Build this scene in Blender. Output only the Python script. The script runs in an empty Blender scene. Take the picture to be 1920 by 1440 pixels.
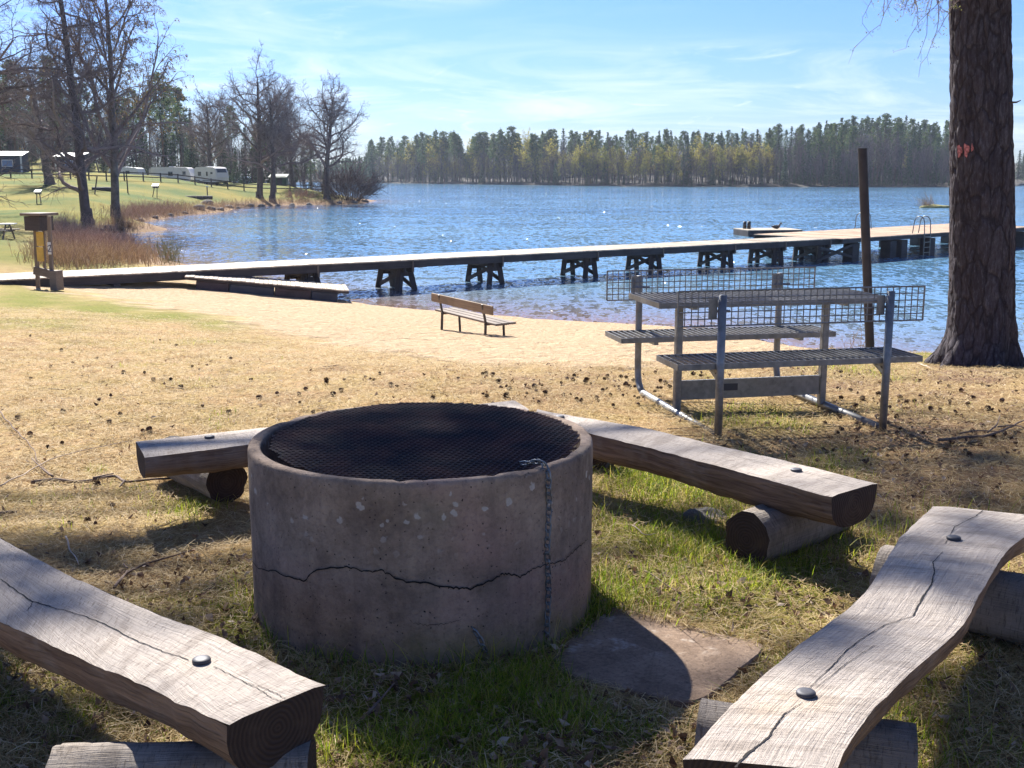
SKY_STRENGTH, SUN_STRENGTH, EXPOSURE, CLOUD, HAZE = .076, 5.0, 1.38, (6.0, 6.4, 6.9), .00015
TINT = ((.35, .43, .64), (.33, .485, .87), (.40, .46, .66))
# ground patches that lie in dappled shade: x, y, height of the bough, spread, needle tufts
SHADE_SPOTS = [(-1.25, 2.75, 11, .3, 170), (-.15, 3.0, 12, .35, 330), (.35, 2.75, 11, .5, 500), (1.38, 2.95, 11, .28, 240), (-1.05, 3.25, 12, .35, 260), (-.7, 3.3, 12, .25, 130), (2.0, 3.1, 11, .45, 350),
               (1.4, 5.6, 12, .5, 320), (1.9, 5.9, 11, .5, 320), (2.3, 5.0, 12, .45, 260), (2.7, 4.5, 11, .5, 280), (2.1, 4.4, 12, .35, 200), (1.5, 4.9, 11, .25, 90), (3.2, 5.6, 12, .5, 240), (.1, 3.15, 12, .3, 240), (2.7, 6.2, 12, .35, 170), (3.1, 6.7, 11, .4, 190), (2.4, 5.5, 12, .4, 230), (3.5, 5.1, 12, .4, 220), (2.9, 5.2, 11, .35, 170), (2.5, 4.0, 12, .35, 170), (1.1, 2.45, 12, .2, 170)]
import bpy, math, random
import numpy as np
from mathutils import Vector, Matrix

C = bpy.context.scene.collection
RNG = np.random.default_rng(7)
random.seed(7)
PI = math.pi

# ------------------------------------------------------------------ camera model (used to lay the place out from measurements)
F, HOR, CZ = 2100.0, 325.0, 1.5
PITCH = math.atan((720 - HOR) / F)
CP, SP = math.cos(PITCH), math.sin(PITCH)
SUN_AZ, SUN_EL = math.radians(22), math.radians(40)      # degrees left of straight ahead, height
SUN_DIR = np.array([-math.sin(SUN_AZ) * math.cos(SUN_EL), math.cos(SUN_AZ) * math.cos(SUN_EL), math.sin(SUN_EL)])
WATER = -2.6

def ray(x, y):
    v = ((x - 960) / F, 1.0, -(y - 720) / F)
    return np.array([v[0], v[1] * CP + v[2] * SP, -v[1] * SP + v[2] * CP])
def atz(x, y, z):
    r = ray(x, y)
    return np.array([0, 0, CZ]) + r * ((z - CZ) / r[2])
def aty(x, y, d):
    r = ray(x, y)
    return np.array([0, 0, CZ]) + r * (d / r[1])
def proj(P):
    P = np.asarray(P, float)
    z = P[..., 2] - CZ
    yy = P[..., 1] * CP - z * SP
    zz = P[..., 1] * SP + z * CP
    yy = np.maximum(yy, 0.05)
    return 960 + F * P[..., 0] / yy, 720 - F * zz / yy

# ------------------------------------------------------------------ numeric noise
def _hash(i, j, k):
    h = (i * 374761393 + j * 668265263 + k * 2147483647 + 1274126177) & 0xFFFFFFFF
    h = ((h ^ (h >> 13)) * 1274126177) & 0xFFFFFFFF
    h = h ^ (h >> 16)
    return (h & 0xFFFFFF) / float(0xFFFFFF)
def vnoise(P, scale=1.0, seed=0):
    P = np.asarray(P, float) * scale
    if P.shape[-1] == 2:
        P = np.concatenate([P, np.zeros(P.shape[:-1] + (1,))], -1)
    P = P + seed * 17.31
    I = np.floor(P).astype(np.int64)
    f = P - I
    f = f * f * (3 - 2 * f)
    r = 0
    for a in (0, 1):
        for b in (0, 1):
            for c in (0, 1):
                w = (f[..., 0] if a else 1 - f[..., 0]) * (f[..., 1] if b else 1 - f[..., 1]) * (f[..., 2] if c else 1 - f[..., 2])
                r = r + w * _hash(I[..., 0] + a, I[..., 1] + b, I[..., 2] + c)
    return r * 2 - 1
def fbm(P, scale=1.0, oct=3, seed=0):
    r, a = 0, 1.0
    for o in range(oct):
        r = r + a * vnoise(P, scale * 2 ** o, seed + o)
        a *= 0.5
    return r
def sstep(a, b, x):
    t = np.clip((np.asarray(x, float) - a) / (b - a), 0, 1)
    return t * t * (3 - 2 * t)

# ------------------------------------------------------------------ mesh helpers
class MB:
    def __init__(s):
        s.V, s.P, s.U, s.n, s.M = [], [], [], 0, []
    def add(s, V, polys, uv=None, mi=0):
        V = np.asarray(V, float)
        if len(V) == 0: return s
        s.V.append(V)
        s.U.append(np.zeros((len(V), 3)) if uv is None else np.asarray(uv, float))
        for p in polys:
            p = np.asarray(p, np.int64)
            if p.size == 0: continue
            s.P.append(p + s.n); s.M.append(mi)
        s.n += len(V)
        return s
    def arrays(s):
        return np.concatenate(s.V), s.P, np.concatenate(s.U), s.M
    def mesh(s, name, mats, smooth=False):
        V, P, U, M = s.arrays()
        me = bpy.data.meshes.new(name)
        me.vertices.add(len(V)); me.vertices.foreach_set('co', V.astype(np.float32).ravel())
        loops = np.concatenate([p.ravel() for p in P]).astype(np.int32)
        sizes = np.concatenate([np.full(len(p), p.shape[1], np.int32) for p in P])
        mi = np.concatenate([np.full(len(p), m, np.int32) for p, m in zip(P, M)])
        starts = np.concatenate([[0], np.cumsum(sizes)[:-1]]).astype(np.int32)
        me.loops.add(len(loops)); me.loops.foreach_set('vertex_index', loops)
        me.polygons.add(len(sizes)); me.polygons.foreach_set('loop_start', starts); me.polygons.foreach_set('loop_total', sizes)
        me.polygons.foreach_set('material_index', mi)
        me.polygons.foreach_set('use_smooth', np.full(len(sizes), smooth))
        me.update(calc_edges=True); me.validate()
        at = me.attributes.new('guv', 'FLOAT_VECTOR', 'POINT')
        at.data.foreach_set('vector', U.astype(np.float32).ravel())
        for m in (mats if isinstance(mats, (list, tuple)) else [mats]): me.materials.append(m)
        return me
    def obj(s, name, mats, parent=None, smooth=False, loc=None):
        if loc is not None:                     # vertices given in world space, object placed at loc
            for i in range(len(s.V)): s.V[i] = s.V[i] - np.asarray(loc, float)
        me = s.mesh(name, mats, smooth)
        o = bpy.data.objects.new(name, me); C.objects.link(o)
        if parent is not None: o.parent = parent
        elif loc is not None: o.location = loc
        return o

def tag(o, label=None, cat=None, group=None, kind=None):
    if label: o['label'] = label
    if cat: o['category'] = cat
    if group: o['group'] = group
    if kind: o['kind'] = kind
    return o
def thing(name, label, cat, loc=(0, 0, 0), rz=0, group=None):
    o = bpy.data.objects.new(name, None); C.objects.link(o)
    o.location = [float(v) for v in loc]; o.rotation_euler = (0, 0, rz); o.empty_display_size = .2
    return tag(o, label, cat, group)
def copy_tree(o, parent=None):
    c = o.copy(); C.objects.link(c); c.parent = parent
    for ch in o.children: copy_tree(ch, c)
    return c

def box(c, size, ax=None, bev=0.0):
    c = np.asarray(c, float); h = np.asarray(size, float) / 2
    if ax is None: ax = np.eye(3)
    ax = np.asarray(ax, float)
    if bev <= 0:
        V = np.array([[sx, sy, sz] for sz in (-1, 1) for sy in (-1, 1) for sx in (-1, 1)], float) * h
        P = np.array([[0, 2, 3, 1], [4, 5, 7, 6], [0, 1, 5, 4], [2, 6, 7, 3], [0, 4, 6, 2], [1, 3, 7, 5]])
        V2 = V @ ax + c
        return V2, [P], V
    b = min(bev, h.min() * .9)
    V = []; idx = {}
    for sx in (-1, 1):
        for sy in (-1, 1):
            for sz in (-1, 1):
                s = np.array([sx, sy, sz], float)
                for k in range(3):
                    p = s * (h - b); p[k] = s[k] * h[k]
                    idx[(sx, sy, sz, k)] = len(V); V.append(p)
    Q, T = [], []
    for k in range(3):
        a, d = (k + 1) % 3, (k + 2) % 3
        for s in (-1, 1):
            q = []
            for (u, v) in ((-1, -1), (1, -1), (1, 1), (-1, 1)):
                t = [0, 0, 0]; t[k] = s; t[a] = u; t[d] = v
                q.append(idx[(*t, k)])
            Q.append(q if s > 0 else q[::-1])
        for u in (-1, 1):
            for v in (-1, 1):
                t0 = [0, 0, 0]; t0[k] = -1; t0[a] = u; t0[d] = v
                t1 = list(t0); t1[k] = 1
                q = [idx[(*t0, a)], idx[(*t1, a)], idx[(*t1, d)], idx[(*t0, d)]]
                Q.append(q if u * v > 0 else q[::-1])
    for sx in (-1, 1):
        for sy in (-1, 1):
            for sz in (-1, 1):
                t = [idx[(sx, sy, sz, k)] for k in range(3)]
                T.append(t if sx * sy * sz > 0 else t[::-1])
    V = np.array(V)
    return V @ ax + c, [np.array(Q), np.array(T)], V
def axes_from(d, up=(0, 0, 1)):
    d = np.asarray(d, float); d = d / np.linalg.norm(d)
    u = np.asarray(up, float)
    if abs(d @ u) > .98: u = np.array([1., 0, 0])
    s = np.cross(u, d); s /= np.linalg.norm(s)
    return np.array([d, s, np.cross(d, s)])
def beam(p, q, w, h, bev=0.0, up=(0, 0, 1)):
    p, q = np.asarray(p, float), np.asarray(q, float)
    return box((p + q) / 2, (np.linalg.norm(q - p), w, h), axes_from(q - p, up), bev)

_RINGS = {}
def tube(pts, rad, n=6, caps=False, wob=0.0):
    pts = np.asarray(pts, float); m = len(pts)
    rad = np.broadcast_to(np.asarray(rad, float), (m,))
    d = np.gradient(pts, axis=0) if m > 2 else np.repeat((pts[1] - pts[0])[None], m, 0)
    d = d / (np.linalg.norm(d, axis=1, keepdims=True) + 1e-12)
    ref = np.array([0, 0, 1.]) if abs(d[:, 2]).mean() < .8 else np.array([1., 0, 0])
    s = np.cross(ref, d); s /= (np.linalg.norm(s, axis=1, keepdims=True) + 1e-12)
    t = np.cross(d, s)
    a = np.arange(n) * 2 * PI / n
    V = pts[:, None] + rad[:, None, None] * (np.cos(a)[None, :, None] * s[:, None] + np.sin(a)[None, :, None] * t[:, None])
    L = np.concatenate([[0], np.cumsum(np.linalg.norm(np.diff(pts, axis=0), axis=1))])
    uv = np.stack([np.repeat(L, n), np.tile(a, m) * np.repeat(rad, n), np.tile(a, m)], 1)
    key = (m, n)
    if key not in _RINGS:
        i = np.arange(m - 1)[:, None] * n; j = np.arange(n)[None]; k = (j + 1) % n
        _RINGS[key] = np.stack([i + j, i + k, i + n + k, i + n + j], -1).reshape(-1, 4)
    P = [_RINGS[key]]
    if caps:
        P.append(np.arange(n)[None, ::-1]); P.append((np.arange(n) + (m - 1) * n)[None])
    return V.reshape(-1, 3), P, uv
def lathe(prof, n=24, c=(0, 0, 0)):
    prof = np.asarray(prof, float); m = len(prof); a = np.arange(n) * 2 * PI / n
    V = np.stack([prof[:, None, 0] * np.cos(a), prof[:, None, 0] * np.sin(a), np.repeat(prof[:, 1:2], n, 1)], -1).reshape(-1, 3)
    i = np.arange(m - 1)[:, None] * n; j = np.arange(n)[None]; k = (j + 1) % n
    uv = np.stack([np.tile(a, m), np.repeat(prof[:, 1], n), np.repeat(prof[:, 0], n)], 1)
    return V + np.asarray(c, float), [np.stack([i + j, i + k, i + n + k, i + n + j], -1).reshape(-1, 4)], uv
def resample(pts, n):
    pts = np.asarray(pts, float)
    L = np.concatenate([[0], np.cumsum(np.linalg.norm(np.diff(pts, axis=0), axis=1))]); L /= L[-1]
    t = np.linspace(0, 1, n)
    # Catmull-like smoothing: linear sample then smooth
    r = np.stack([np.interp(t, L, pts[:, k]) for k in range(pts.shape[1])], 1)
    w = max(1, n // (2 * len(pts)))
    for _ in range(w):
        r[1:-1] = (r[:-2] + 2 * r[1:-1] + r[2:]) / 4
    return r
def rotz(a):
    c, s = math.cos(a), math.sin(a)
    return np.array([[c, s, 0], [-s, c, 0], [0, 0, 1.]])          # row vectors: V @ rotz(a)

# ------------------------------------------------------------------ material helpers
class NT:
    def __init__(s, name):
        s.m = bpy.data.materials.new(name); s.m.use_nodes = True
        s.t = s.m.node_tree; s.t.nodes.clear()
        s.out = s.t.nodes.new('ShaderNodeOutputMaterial')
        s.p = s.t.nodes.new('ShaderNodeBsdfPrincipled')
        s.t.links.new(s.p.outputs[0], s.out.inputs[0])
    def n(s, typ, **kw):
        o = s.t.nodes.new(typ)
        for k, v in kw.items(): setattr(o, k, v)
        return o
    def lk(s, a, b):
        if isinstance(a, (int, float)): b.default_value = a
        elif isinstance(a, (tuple, list)): b.default_value = (*a, 1) if len(a) == 3 and len(b.default_value) == 4 else a
        else: s.t.links.new(a, b)
    def obj(s): return s.n('ShaderNodeTexCoord').outputs['Object']
    def geo(s): return s.n('ShaderNodeNewGeometry')
    def attr(s, nm): return s.n('ShaderNodeAttribute', attribute_name=nm)
    def map(s, v, scale=(1, 1, 1), loc=(0, 0, 0), rot=(0, 0, 0)):
        o = s.n('ShaderNodeMapping'); s.lk(v, o.inputs[0]); o.inputs[1].default_value = loc; o.inputs[2].default_value = rot; o.inputs[3].default_value = scale
        return o.outputs[0]
    def noise(s, v, scale, detail=4, rough=.6, dist=0.0):
        o = s.n('ShaderNodeTexNoise'); s.lk(v, o.inputs['Vector']); o.inputs['Scale'].default_value = scale
        o.inputs['Detail'].default_value = detail; o.inputs['Roughness'].default_value = rough; o.inputs['Distortion'].default_value = dist
        return o.outputs[0]
    def voro(s, v, scale, feature='F1', rnd=1.0, out='Distance'):
        o = s.n('ShaderNodeTexVoronoi', feature=feature); s.lk(v, o.inputs['Vector']); o.inputs['Scale'].default_value = scale
        o.inputs['Randomness'].default_value = rnd
        return o.outputs[out]
    def ramp(s, f, stops, interp='LINEAR'):
        o = s.n('ShaderNodeValToRGB'); o.color_ramp.interpolation = interp; s.lk(f, o.inputs[0])
        e = o.color_ramp.elements
        while len(e) > 1: e.remove(e[-1])
        for i, (p, c) in enumerate(stops):
            x = e[0] if i == 0 else e.new(p)
            x.position = p; x.color = (c, c, c, 1) if isinstance(c, (int, float)) else (*c, 1)
        return o.outputs[0]
    def mix(s, f, a, b, bt='MIX'):
        o = s.n('ShaderNodeMix', data_type='RGBA', blend_type=bt); s.lk(f, o.inputs[0]); s.lk(a, o.inputs[6]); s.lk(b, o.inputs[7])
        return o.outputs[2]
    def math(s, op, a, b=0.0, clamp=False):
        o = s.n('ShaderNodeMath', operation=op, use_clamp=clamp); s.lk(a, o.inputs[0]); s.lk(b, o.inputs[1])
        return o.outputs[0]
    def sep(s, v):
        o = s.n('ShaderNodeSeparateXYZ'); s.lk(v, o.inputs[0]); return o.outputs
    def bump(s, h, strength=.5, dist=.01, nrm=None):
        o = s.n('ShaderNodeBump'); s.lk(h, o.inputs['Height']); o.inputs['Strength'].default_value = strength; o.inputs['Distance'].default_value = dist
        if nrm is not None: s.lk(nrm, o.inputs['Normal'])
        return o.outputs[0]
    def fin(s, col, rough=.8, nrm=None, metal=0.0, spec=.5):
        s.lk(col, s.p.inputs['Base Color']); s.lk(rough, s.p.inputs['Roughness']); s.lk(metal, s.p.inputs['Metallic'])
        s.p.inputs['Specular IOR Level'].default_value = spec
        if nrm is not None: s.lk(nrm, s.p.inputs['Normal'])
        return s.m

def m_plain(name, c, rough=.7, metal=0, var=.25, scale=3, bump=0.0, bscale=40):
    t = NT(name); v = t.obj(); f = t.noise(v, scale, 5)
    a = tuple(x * (1 - var) for x in c); b = tuple(min(1, x * (1 + var)) for x in c)
    col = t.ramp(f, [(.3, a), (.7, b)])
    nr = t.bump(t.noise(v, bscale, 4), bump, .01) if bump else None
    return t.fin(col, rough, nr, metal)
def m_island(name, stops, rough=.7, trans=0.0, spec=.3):
    """leaves / blades / twigs: each loose piece takes its own tone"""
    t = NT(name); r = t.geo().outputs['Random Per Island']
    col = t.ramp(r, stops)
    m = t.fin(col, rough, None, 0, spec)
    if trans > 0:
        tr = t.n('ShaderNodeBsdfTranslucent'); t.lk(col, tr.inputs[0])
        mx = t.n('ShaderNodeMixShader'); mx.inputs[0].default_value = trans
        t.t.links.new(t.p.outputs[0], mx.inputs[1]); t.t.links.new(tr.outputs[0], mx.inputs[2]); t.t.links.new(mx.outputs[0], t.out.inputs[0])
    return m

def m_ground():
    t = NT('ground_earth'); v = t.obj()
    sand, green, earth_shade, lawn = (t.attr(k).outputs['Fac'] for k in ('sand', 'green', 'earth_shade', 'lawn'))
    n1 = t.noise(v, 3.0, 6, .65); n2 = t.noise(v, 26, 5, .7); n3 = t.noise(v, 110, 3, .7)
    st = t.mix(t.ramp(n2, [(.32, 0), (.68, 1)]), (.26, .17, .06), (.54, .40, .165))
    st = t.mix(t.ramp(n1, [(.42, 0), (.62, 1)]), st, t.mix(n2, (.34, .20, .09), (.54, .36, .19)))
    st = t.mix(t.ramp(n3, [(.55, 0), (.8, .55)]), st, (.70, .52, .30))
    st = t.mix(t.ramp(n3, [(.2, .7), (.42, 0)]), st, (.12, .07, .035))
    er = t.mix(t.ramp(n2, [(.35, 0), (.7, 1)]), (.10, .055, .035), (.30, .185, .115))
    er = t.mix(t.ramp(n3, [(.6, 0), (.8, .6)]), er, (.5, .36, .22))
    ns = t.noise(t.map(v, (1, .55, 1)), 9, 6, .72); fp = t.ramp(t.voro(t.map(v, (1, .8, 1)), 3.2), [(.05, 0), (.42, 1)]); nf = t.noise(v, 55, 3, .6)
    sd = t.mix(t.ramp(ns, [(.3, 0), (.7, 1)]), (.46, .31, .17), (.74, .56, .36))
    sd = t.mix(t.ramp(nf, [(.25, .6), (.45, 0)]), sd, (.25, .15, .085))
    nd = t.noise(v, 1.1, 5, .68, .5)
    st = t.mix(t.ramp(nd, [(.50, 0), (.62, .75)]), st, t.mix(n2, (.22, .125, .06), (.40, .26, .135)))
    st = t.mix(t.ramp(t.noise(v, 2.0, 4, .7), [(.60, 0), (.70, .6)]), st, t.mix(n2, (.13, .08, .045), (.32, .22, .12)))
    gr = t.mix(t.ramp(n2, [(.3, 0), (.7, 1)]), (.075, .09, .010), (.29, .27, .04))
    lw = t.mix(t.ramp(t.noise(v, .12, 5, .6), [(.35, 0), (.65, 1)]), (.05, .095, .006), (.235, .18, .02))
    lw = t.mix(t.ramp(t.noise(v, 2.2, 4, .7), [(.3, .45), (.6, 0)]), lw, (.14, .15, .03))
    brk = t.math('MULTIPLY', t.math('SUBTRACT', n1, .5), 1.1)
    def soft(a): return t.math('ADD', a, t.math('MULTIPLY', brk, t.math('MULTIPLY', t.math('MULTIPLY', a, t.math('SUBTRACT', 1.0, a)), 4.0)), True)
    col = t.mix(soft(earth_shade), st, er); col = t.mix(soft(green), col, gr); col = t.mix(soft(sand), col, sd); col = t.mix(lawn, col, lw)
    h = t.math('ADD', t.math('MULTIPLY', n2, 1.0), t.math('MULTIPLY', n3, .5))
    h = t.mix(sand, h, t.math('ADD', t.math('ADD', t.math('MULTIPLY', ns, 8.0), t.math('MULTIPLY', fp, 3.5)), nf))
    return t.fin(col, .95, t.bump(h, .8, .03), 0, .15)

def m_water():
    t = NT('lake_water'); v = t.obj()
    sh = t.attr('shallow').outputs['Fac']
    def cn(scale, sc, det, rot):
        o = t.n('ShaderNodeTexNoise'); t.lk(t.map(v, scale, rot=(0, 0, rot)), o.inputs['Vector']); o.inputs['Scale'].default_value = sc; o.inputs['Detail'].default_value = det; o.inputs['Roughness'].default_value = .6; o.inputs['Distortion'].default_value = .3
        return t.sep(o.outputs[1])
    # the slope of the ripples, straight from noise: long crests across the wind, small chop on top, a few steep facets
    a, b, c = cn((1.0, .55, 1), 2.4, 2, .25), cn((1.0, .5, 1), 8.0, 2, -.2), cn((.35, .5, 1), .5, 2, .1)
    def slope(k, wa, wb, wc):
        s = t.math('ADD', t.math('MULTIPLY', t.math('SUBTRACT', a[k], .5), wa), t.math('MULTIPLY', t.math('SUBTRACT', b[k], .5), wb))
        return t.math('ADD', s, t.math('MULTIPLY', t.math('SUBTRACT', c[k], .5), wc))
    sx, sy = slope(0, .48, .42, .18), slope(1, .82, .66, .30)
    vm = t.map(v, (7.5, .9, 1)); vc = t.sep(t.voro(vm, 1.0, out='Color')); vd = t.voro(vm, 1.0)
    fac = t.math('MULTIPLY', t.math('GREATER_THAN', vc[0], .968), t.math('LESS_THAN', vd, .36))
    sx = t.math('ADD', sx, t.math('MULTIPLY', fac, t.math('MULTIPLY', t.math('SUBTRACT', vc[1], .70), 1.0)))
    sy = t.math('ADD', sy, t.math('MULTIPLY', fac, t.math('MULTIPLY', t.math('SUBTRACT', vc[2], .80), 1.0)))
    cx = t.n('ShaderNodeCombineXYZ'); t.lk(sx, cx.inputs[0]); t.lk(sy, cx.inputs[1]); cx.inputs[2].default_value = 1
    nn = t.n('ShaderNodeVectorMath', operation='NORMALIZE'); t.lk(cx.outputs[0], nn.inputs[0])
    g = t.noise(t.map(v, (.35, 1.0, 1)), .045, 3, .5)
    col = t.mix(t.ramp(g, [(.35, 0), (.65, 1)]), (.085, .20, .33), (.145, .29, .42))
    col = t.mix(sh, col, (.24, .16, .12))
    m = t.fin(col, .07, nn.outputs[0], 0, .5)
    t.p.inputs['IOR'].default_value = 1.33
    return m

def m_concrete(name='concrete', tint=(1, 1, 1), lichen=True):
    t = NT(name); v = t.obj(); z = t.sep(v)[2]
    n1 = t.noise(v, 4.5, 8, .74); n2 = t.noise(v, 60, 4, .7); st = t.noise(t.map(v, (9, 9, .9)), 1.6, 5, .6)
    T = lambda c: tuple(a * b for a, b in zip(c, tint))
    wq = t.n('ShaderNodeMixRGB'); wq.inputs[0].default_value = .012; t.lk(v, wq.inputs[1]); wo = t.n('ShaderNodeTexNoise'); t.lk(v, wo.inputs['Vector']); wo.inputs['Scale'].default_value = 90; t.lk(wo.outputs[1], wq.inputs[2]); wv = wq.outputs[0]
    col = t.mix(t.ramp(n1, [(.3, 0), (.7, 1)]), T((.13, .092, .070)), T((.45, .34, .255)))
    col = t.mix(t.ramp(st, [(.34, .35), (.5, 0)]), col, T((.12, .09, .085)))
    col = t.mix(t.ramp(t.noise(v, 2.3, 3, .5), [(.56, 0), (.72, .45)]), col, T((.38, .21, .18)))
    col = t.mix(t.ramp(t.noise(v, 3.1, 4, .6), [(.60, 0), (.75, .4)]), col, T((.43, .37, .26)))
    pit = t.voro(wv, 70); pc = t.voro(wv, 70, out='Color')
    pr = t.sep(pc)[0]
    pm = t.math('MULTIPLY', t.ramp(pit, [(.11, 1), (.21, 0)]), t.ramp(pr, [(.66, 0), (.70, 1)]))
    col = t.mix(pm, col, (.03, .025, .025))
    col = t.mix(t.ramp(n2, [(.3, .35), (.5, 0)]), col, (.07, .055, .055))
    h = t.math('SUBTRACT', t.math('ADD', n2, t.math('MULTIPLY', n1, 1.5)), t.math('MULTIPLY', pm, .8))
    if lichen:
        wob = t.n('ShaderNodeMixRGB'); wob.inputs[0].default_value = .035; t.lk(v, wob.inputs[1]); o = t.n('ShaderNodeTexNoise'); t.lk(v, o.inputs['Vector']); o.inputs['Scale'].default_value = 38; t.lk(o.outputs[1], wob.inputs[2])
        lv = t.voro(wob.outputs[0], 24); lc = t.sep(t.voro(wob.outputs[0], 24, out='Color'))[1]
        zone = t.ramp(z, [(.34, 0), (.50, 1), (.575, 1), (.59, .0)])
        lm = t.math('MULTIPLY', t.math('MULTIPLY', t.ramp(lv, [(.19, 1), (.27, 0)]), t.ramp(lc, [(.60, 0), (.63, 1)])), zone)
        col = t.mix(t.math('MULTIPLY', lm, .85), col, t.mix(n2, (.34, .30, .26), (.62, .57, .52)))
        moss = t.math('MULTIPLY', t.ramp(z, [(.0, 1), (.16, 0)]), t.ramp(t.noise(v, 5, 4, .6), [(.48, 0), (.62, .7)]))
        col = t.mix(moss, col, (.20, .17, .04))
    return t.fin(col, .92, t.bump(h, .55, .012), 0, .2)

def m_slab():
    t = NT('slab_concrete'); v = t.obj()
    n1 = t.noise(v, 5, 6, .7); n2 = t.noise(v, 70, 4, .75)
    col = t.mix(t.ramp(n1, [(.3, 0), (.7, 1)]), (.15, .10, .07), (.42, .30, .21))
    col = t.mix(t.ramp(n2, [(.3, .6), (.5, 0)]), col, (.06, .045, .04))
    col = t.mix(t.ramp(n2, [(.58, 0), (.75, .5)]), col, (.45, .37, .31))
    y = t.sep(v)[1]
    wh = t.math('MULTIPLY', t.ramp(t.noise(v, 9, 5, .62), [(.55, 0), (.62, 1)]), t.ramp(t.attr('guv').outputs['Fac'], [(.1, 0), (.35, 1)]))
    col = t.mix(t.math('MULTIPLY', wh, t.ramp(n2, [(.35, .1), (.65, .8)])), col, (.52, .45, .38))
    return t.fin(col, .95, t.bump(n2, .6, .01), 0, .2)

def m_wood_top(name='weathered_wood', dark=1.0):
    t = NT(name); g = t.attr('guv').outputs['Vector']; v = t.obj()
    gr = t.noise(t.map(g, (5, 120, 1)), 1.0, 6, .7, .8); gr2 = t.noise(t.map(g, (9, 260, 1)), 1.0, 3, .7)
    saw = t.noise(t.map(g, (150, 22, 1), rot=(0, 0, .3)), 1.0, 4, .7); band = t.noise(t.map(g, (14, 2.5, 1), rot=(0, 0, .35)), 1.0, 3, .6)
    big = t.noise(v, 3.2, 4, .6)
    D = lambda c: tuple(x * dark for x in c)
    col = t.mix(t.ramp(gr, [(.25, 0), (.75, 1)]), D((.34, .285, .24)), D((.67, .585, .50)))
    col = t.mix(t.ramp(big, [(.35, .55), (.62, 0)]), col, D((.27, .245, .24)))
    col = t.mix(t.ramp(big, [(.60, 0), (.78, .6)]), col, D((.50, .38, .26)))
    col = t.mix(t.ramp(band, [(.36, .45), (.5, 0)]), col, D((.22, .18, .15)))
    col = t.mix(t.ramp(saw, [(.34, .7), (.46, 0)]), col, D((.17, .135, .11)))
    col = t.mix(t.ramp(gr2, [(.24, .8), (.34, 0)]), col, D((.09, .07, .06)))
    h = t.math('ADD', t.math('ADD', gr, t.math('MULTIPLY', gr2, .5)), t.math('MULTIPLY', saw, .5))
    return t.fin(col, .85, t.bump(h, .9, .008), 0, .15)
def m_wood_side():
    t = NT('split_log_side'); g = t.attr('guv').outputs['Vector']; v = t.obj()
    gr = t.noise(t.map(g, (3, 34, 1)), 1.0, 6, .65, .8); gr2 = t.noise(t.map(g, (5, 120, 1)), 1.0, 3, .7)
    col = t.mix(t.ramp(gr, [(.3, 0), (.7, 1)]), (.10, .06, .042), (.33, .225, .155))
    col = t.mix(t.ramp(t.noise(v, 5, 4), [(.5, 0), (.7, .6)]), col, (.34, .29, .25))
    col = t.mix(t.ramp(gr2, [(.3, .8), (.45, 0)]), col, (.045, .03, .025))
    return t.fin(col, .8, t.bump(t.math('ADD', gr, t.math('MULTIPLY', gr2, .6)), .8, .015), 0, .3)
def m_wood_end():
    t = NT('shaded_end_grain'); g = t.attr('guv').outputs['Vector']; v = t.obj()
    w = t.n('ShaderNodeTexWave', wave_type='RINGS', rings_direction='Z'); t.lk(t.map(g, (1, 1, 0)), w.inputs[0]); w.inputs['Scale'].default_value = 26; w.inputs['Distortion'].default_value = 3; w.inputs['Detail'].default_value = 3
    col = t.mix(w.outputs[1], (.035, .024, .022), (.055, .038, .033))  # ring tones darkened to carry the shade on the end faces
    col = t.mix(t.ramp(t.noise(v, 14, 5), [(.5, 0), (.75, .5)]), col, (.10, .07, .055))
    return t.fin(col, .85, t.bump(w.outputs[1], .4, .004), 0, .25)
def m_plank(name, c1, c2, sc=(1.2, 40, 40)):
    t = NT(name); v = t.obj(); g = t.attr('guv').outputs['Vector']
    gr = t.noise(t.map(g, sc), 1.0, 5, .65, .3)
    col = t.mix(t.ramp(gr, [(.3, 0), (.7, 1)]), c1, c2)
    col = t.mix(t.ramp(t.noise(v, 1.5, 4), [(.35, .5), (.6, 0)]), col, tuple(x * .55 for x in c1))
    return t.fin(col, .75, t.bump(gr, .4, .006), 0, .3)
def m_bark():
    t = NT('pine_bark'); g = t.attr('guv').outputs['Vector']; v = t.obj()
    dist = t.n('ShaderNodeMixRGB'); dist.inputs[0].default_value = .42; t.lk(t.map(v, (17, 17, 4.6)), dist.inputs[1])
    o = t.n('ShaderNodeTexNoise'); t.lk(v, o.inputs['Vector']); o.inputs['Scale'].default_value = 11; o.inputs['Detail'].default_value = 6; t.lk(o.outputs[1], dist.inputs[2])
    e = t.voro(dist.outputs[0], 1.0, 'DISTANCE_TO_EDGE'); cc = t.sep(t.voro(dist.outputs[0], 1.0, out='Color'))[0]
    fl = t.noise(t.map(v, (34, 34, 9)), 1.0, 7, .75)
    col = t.mix(cc, (.105, .096, .112), (.15, .138, .155))
    col = t.mix(t.ramp(fl, [(.35, .75), (.6, 0)]), col, (.055, .036, .036))
    col = t.mix(t.ramp(fl, [(.55, 0), (.72, .8)]), col, (.27, .25, .27))
    col = t.mix(t.ramp(e, [(.01, .6), (.08, 0)]), col, (.035, .028, .03))
    h = t.math('ADD', t.math('MULTIPLY', t.ramp(e, [(0, 0), (.16, 1)]), .8), t.math('MULTIPLY', fl, 1.3))
    return t.fin(col, .95, t.bump(h, 1.0, .05), 0, .1)
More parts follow.
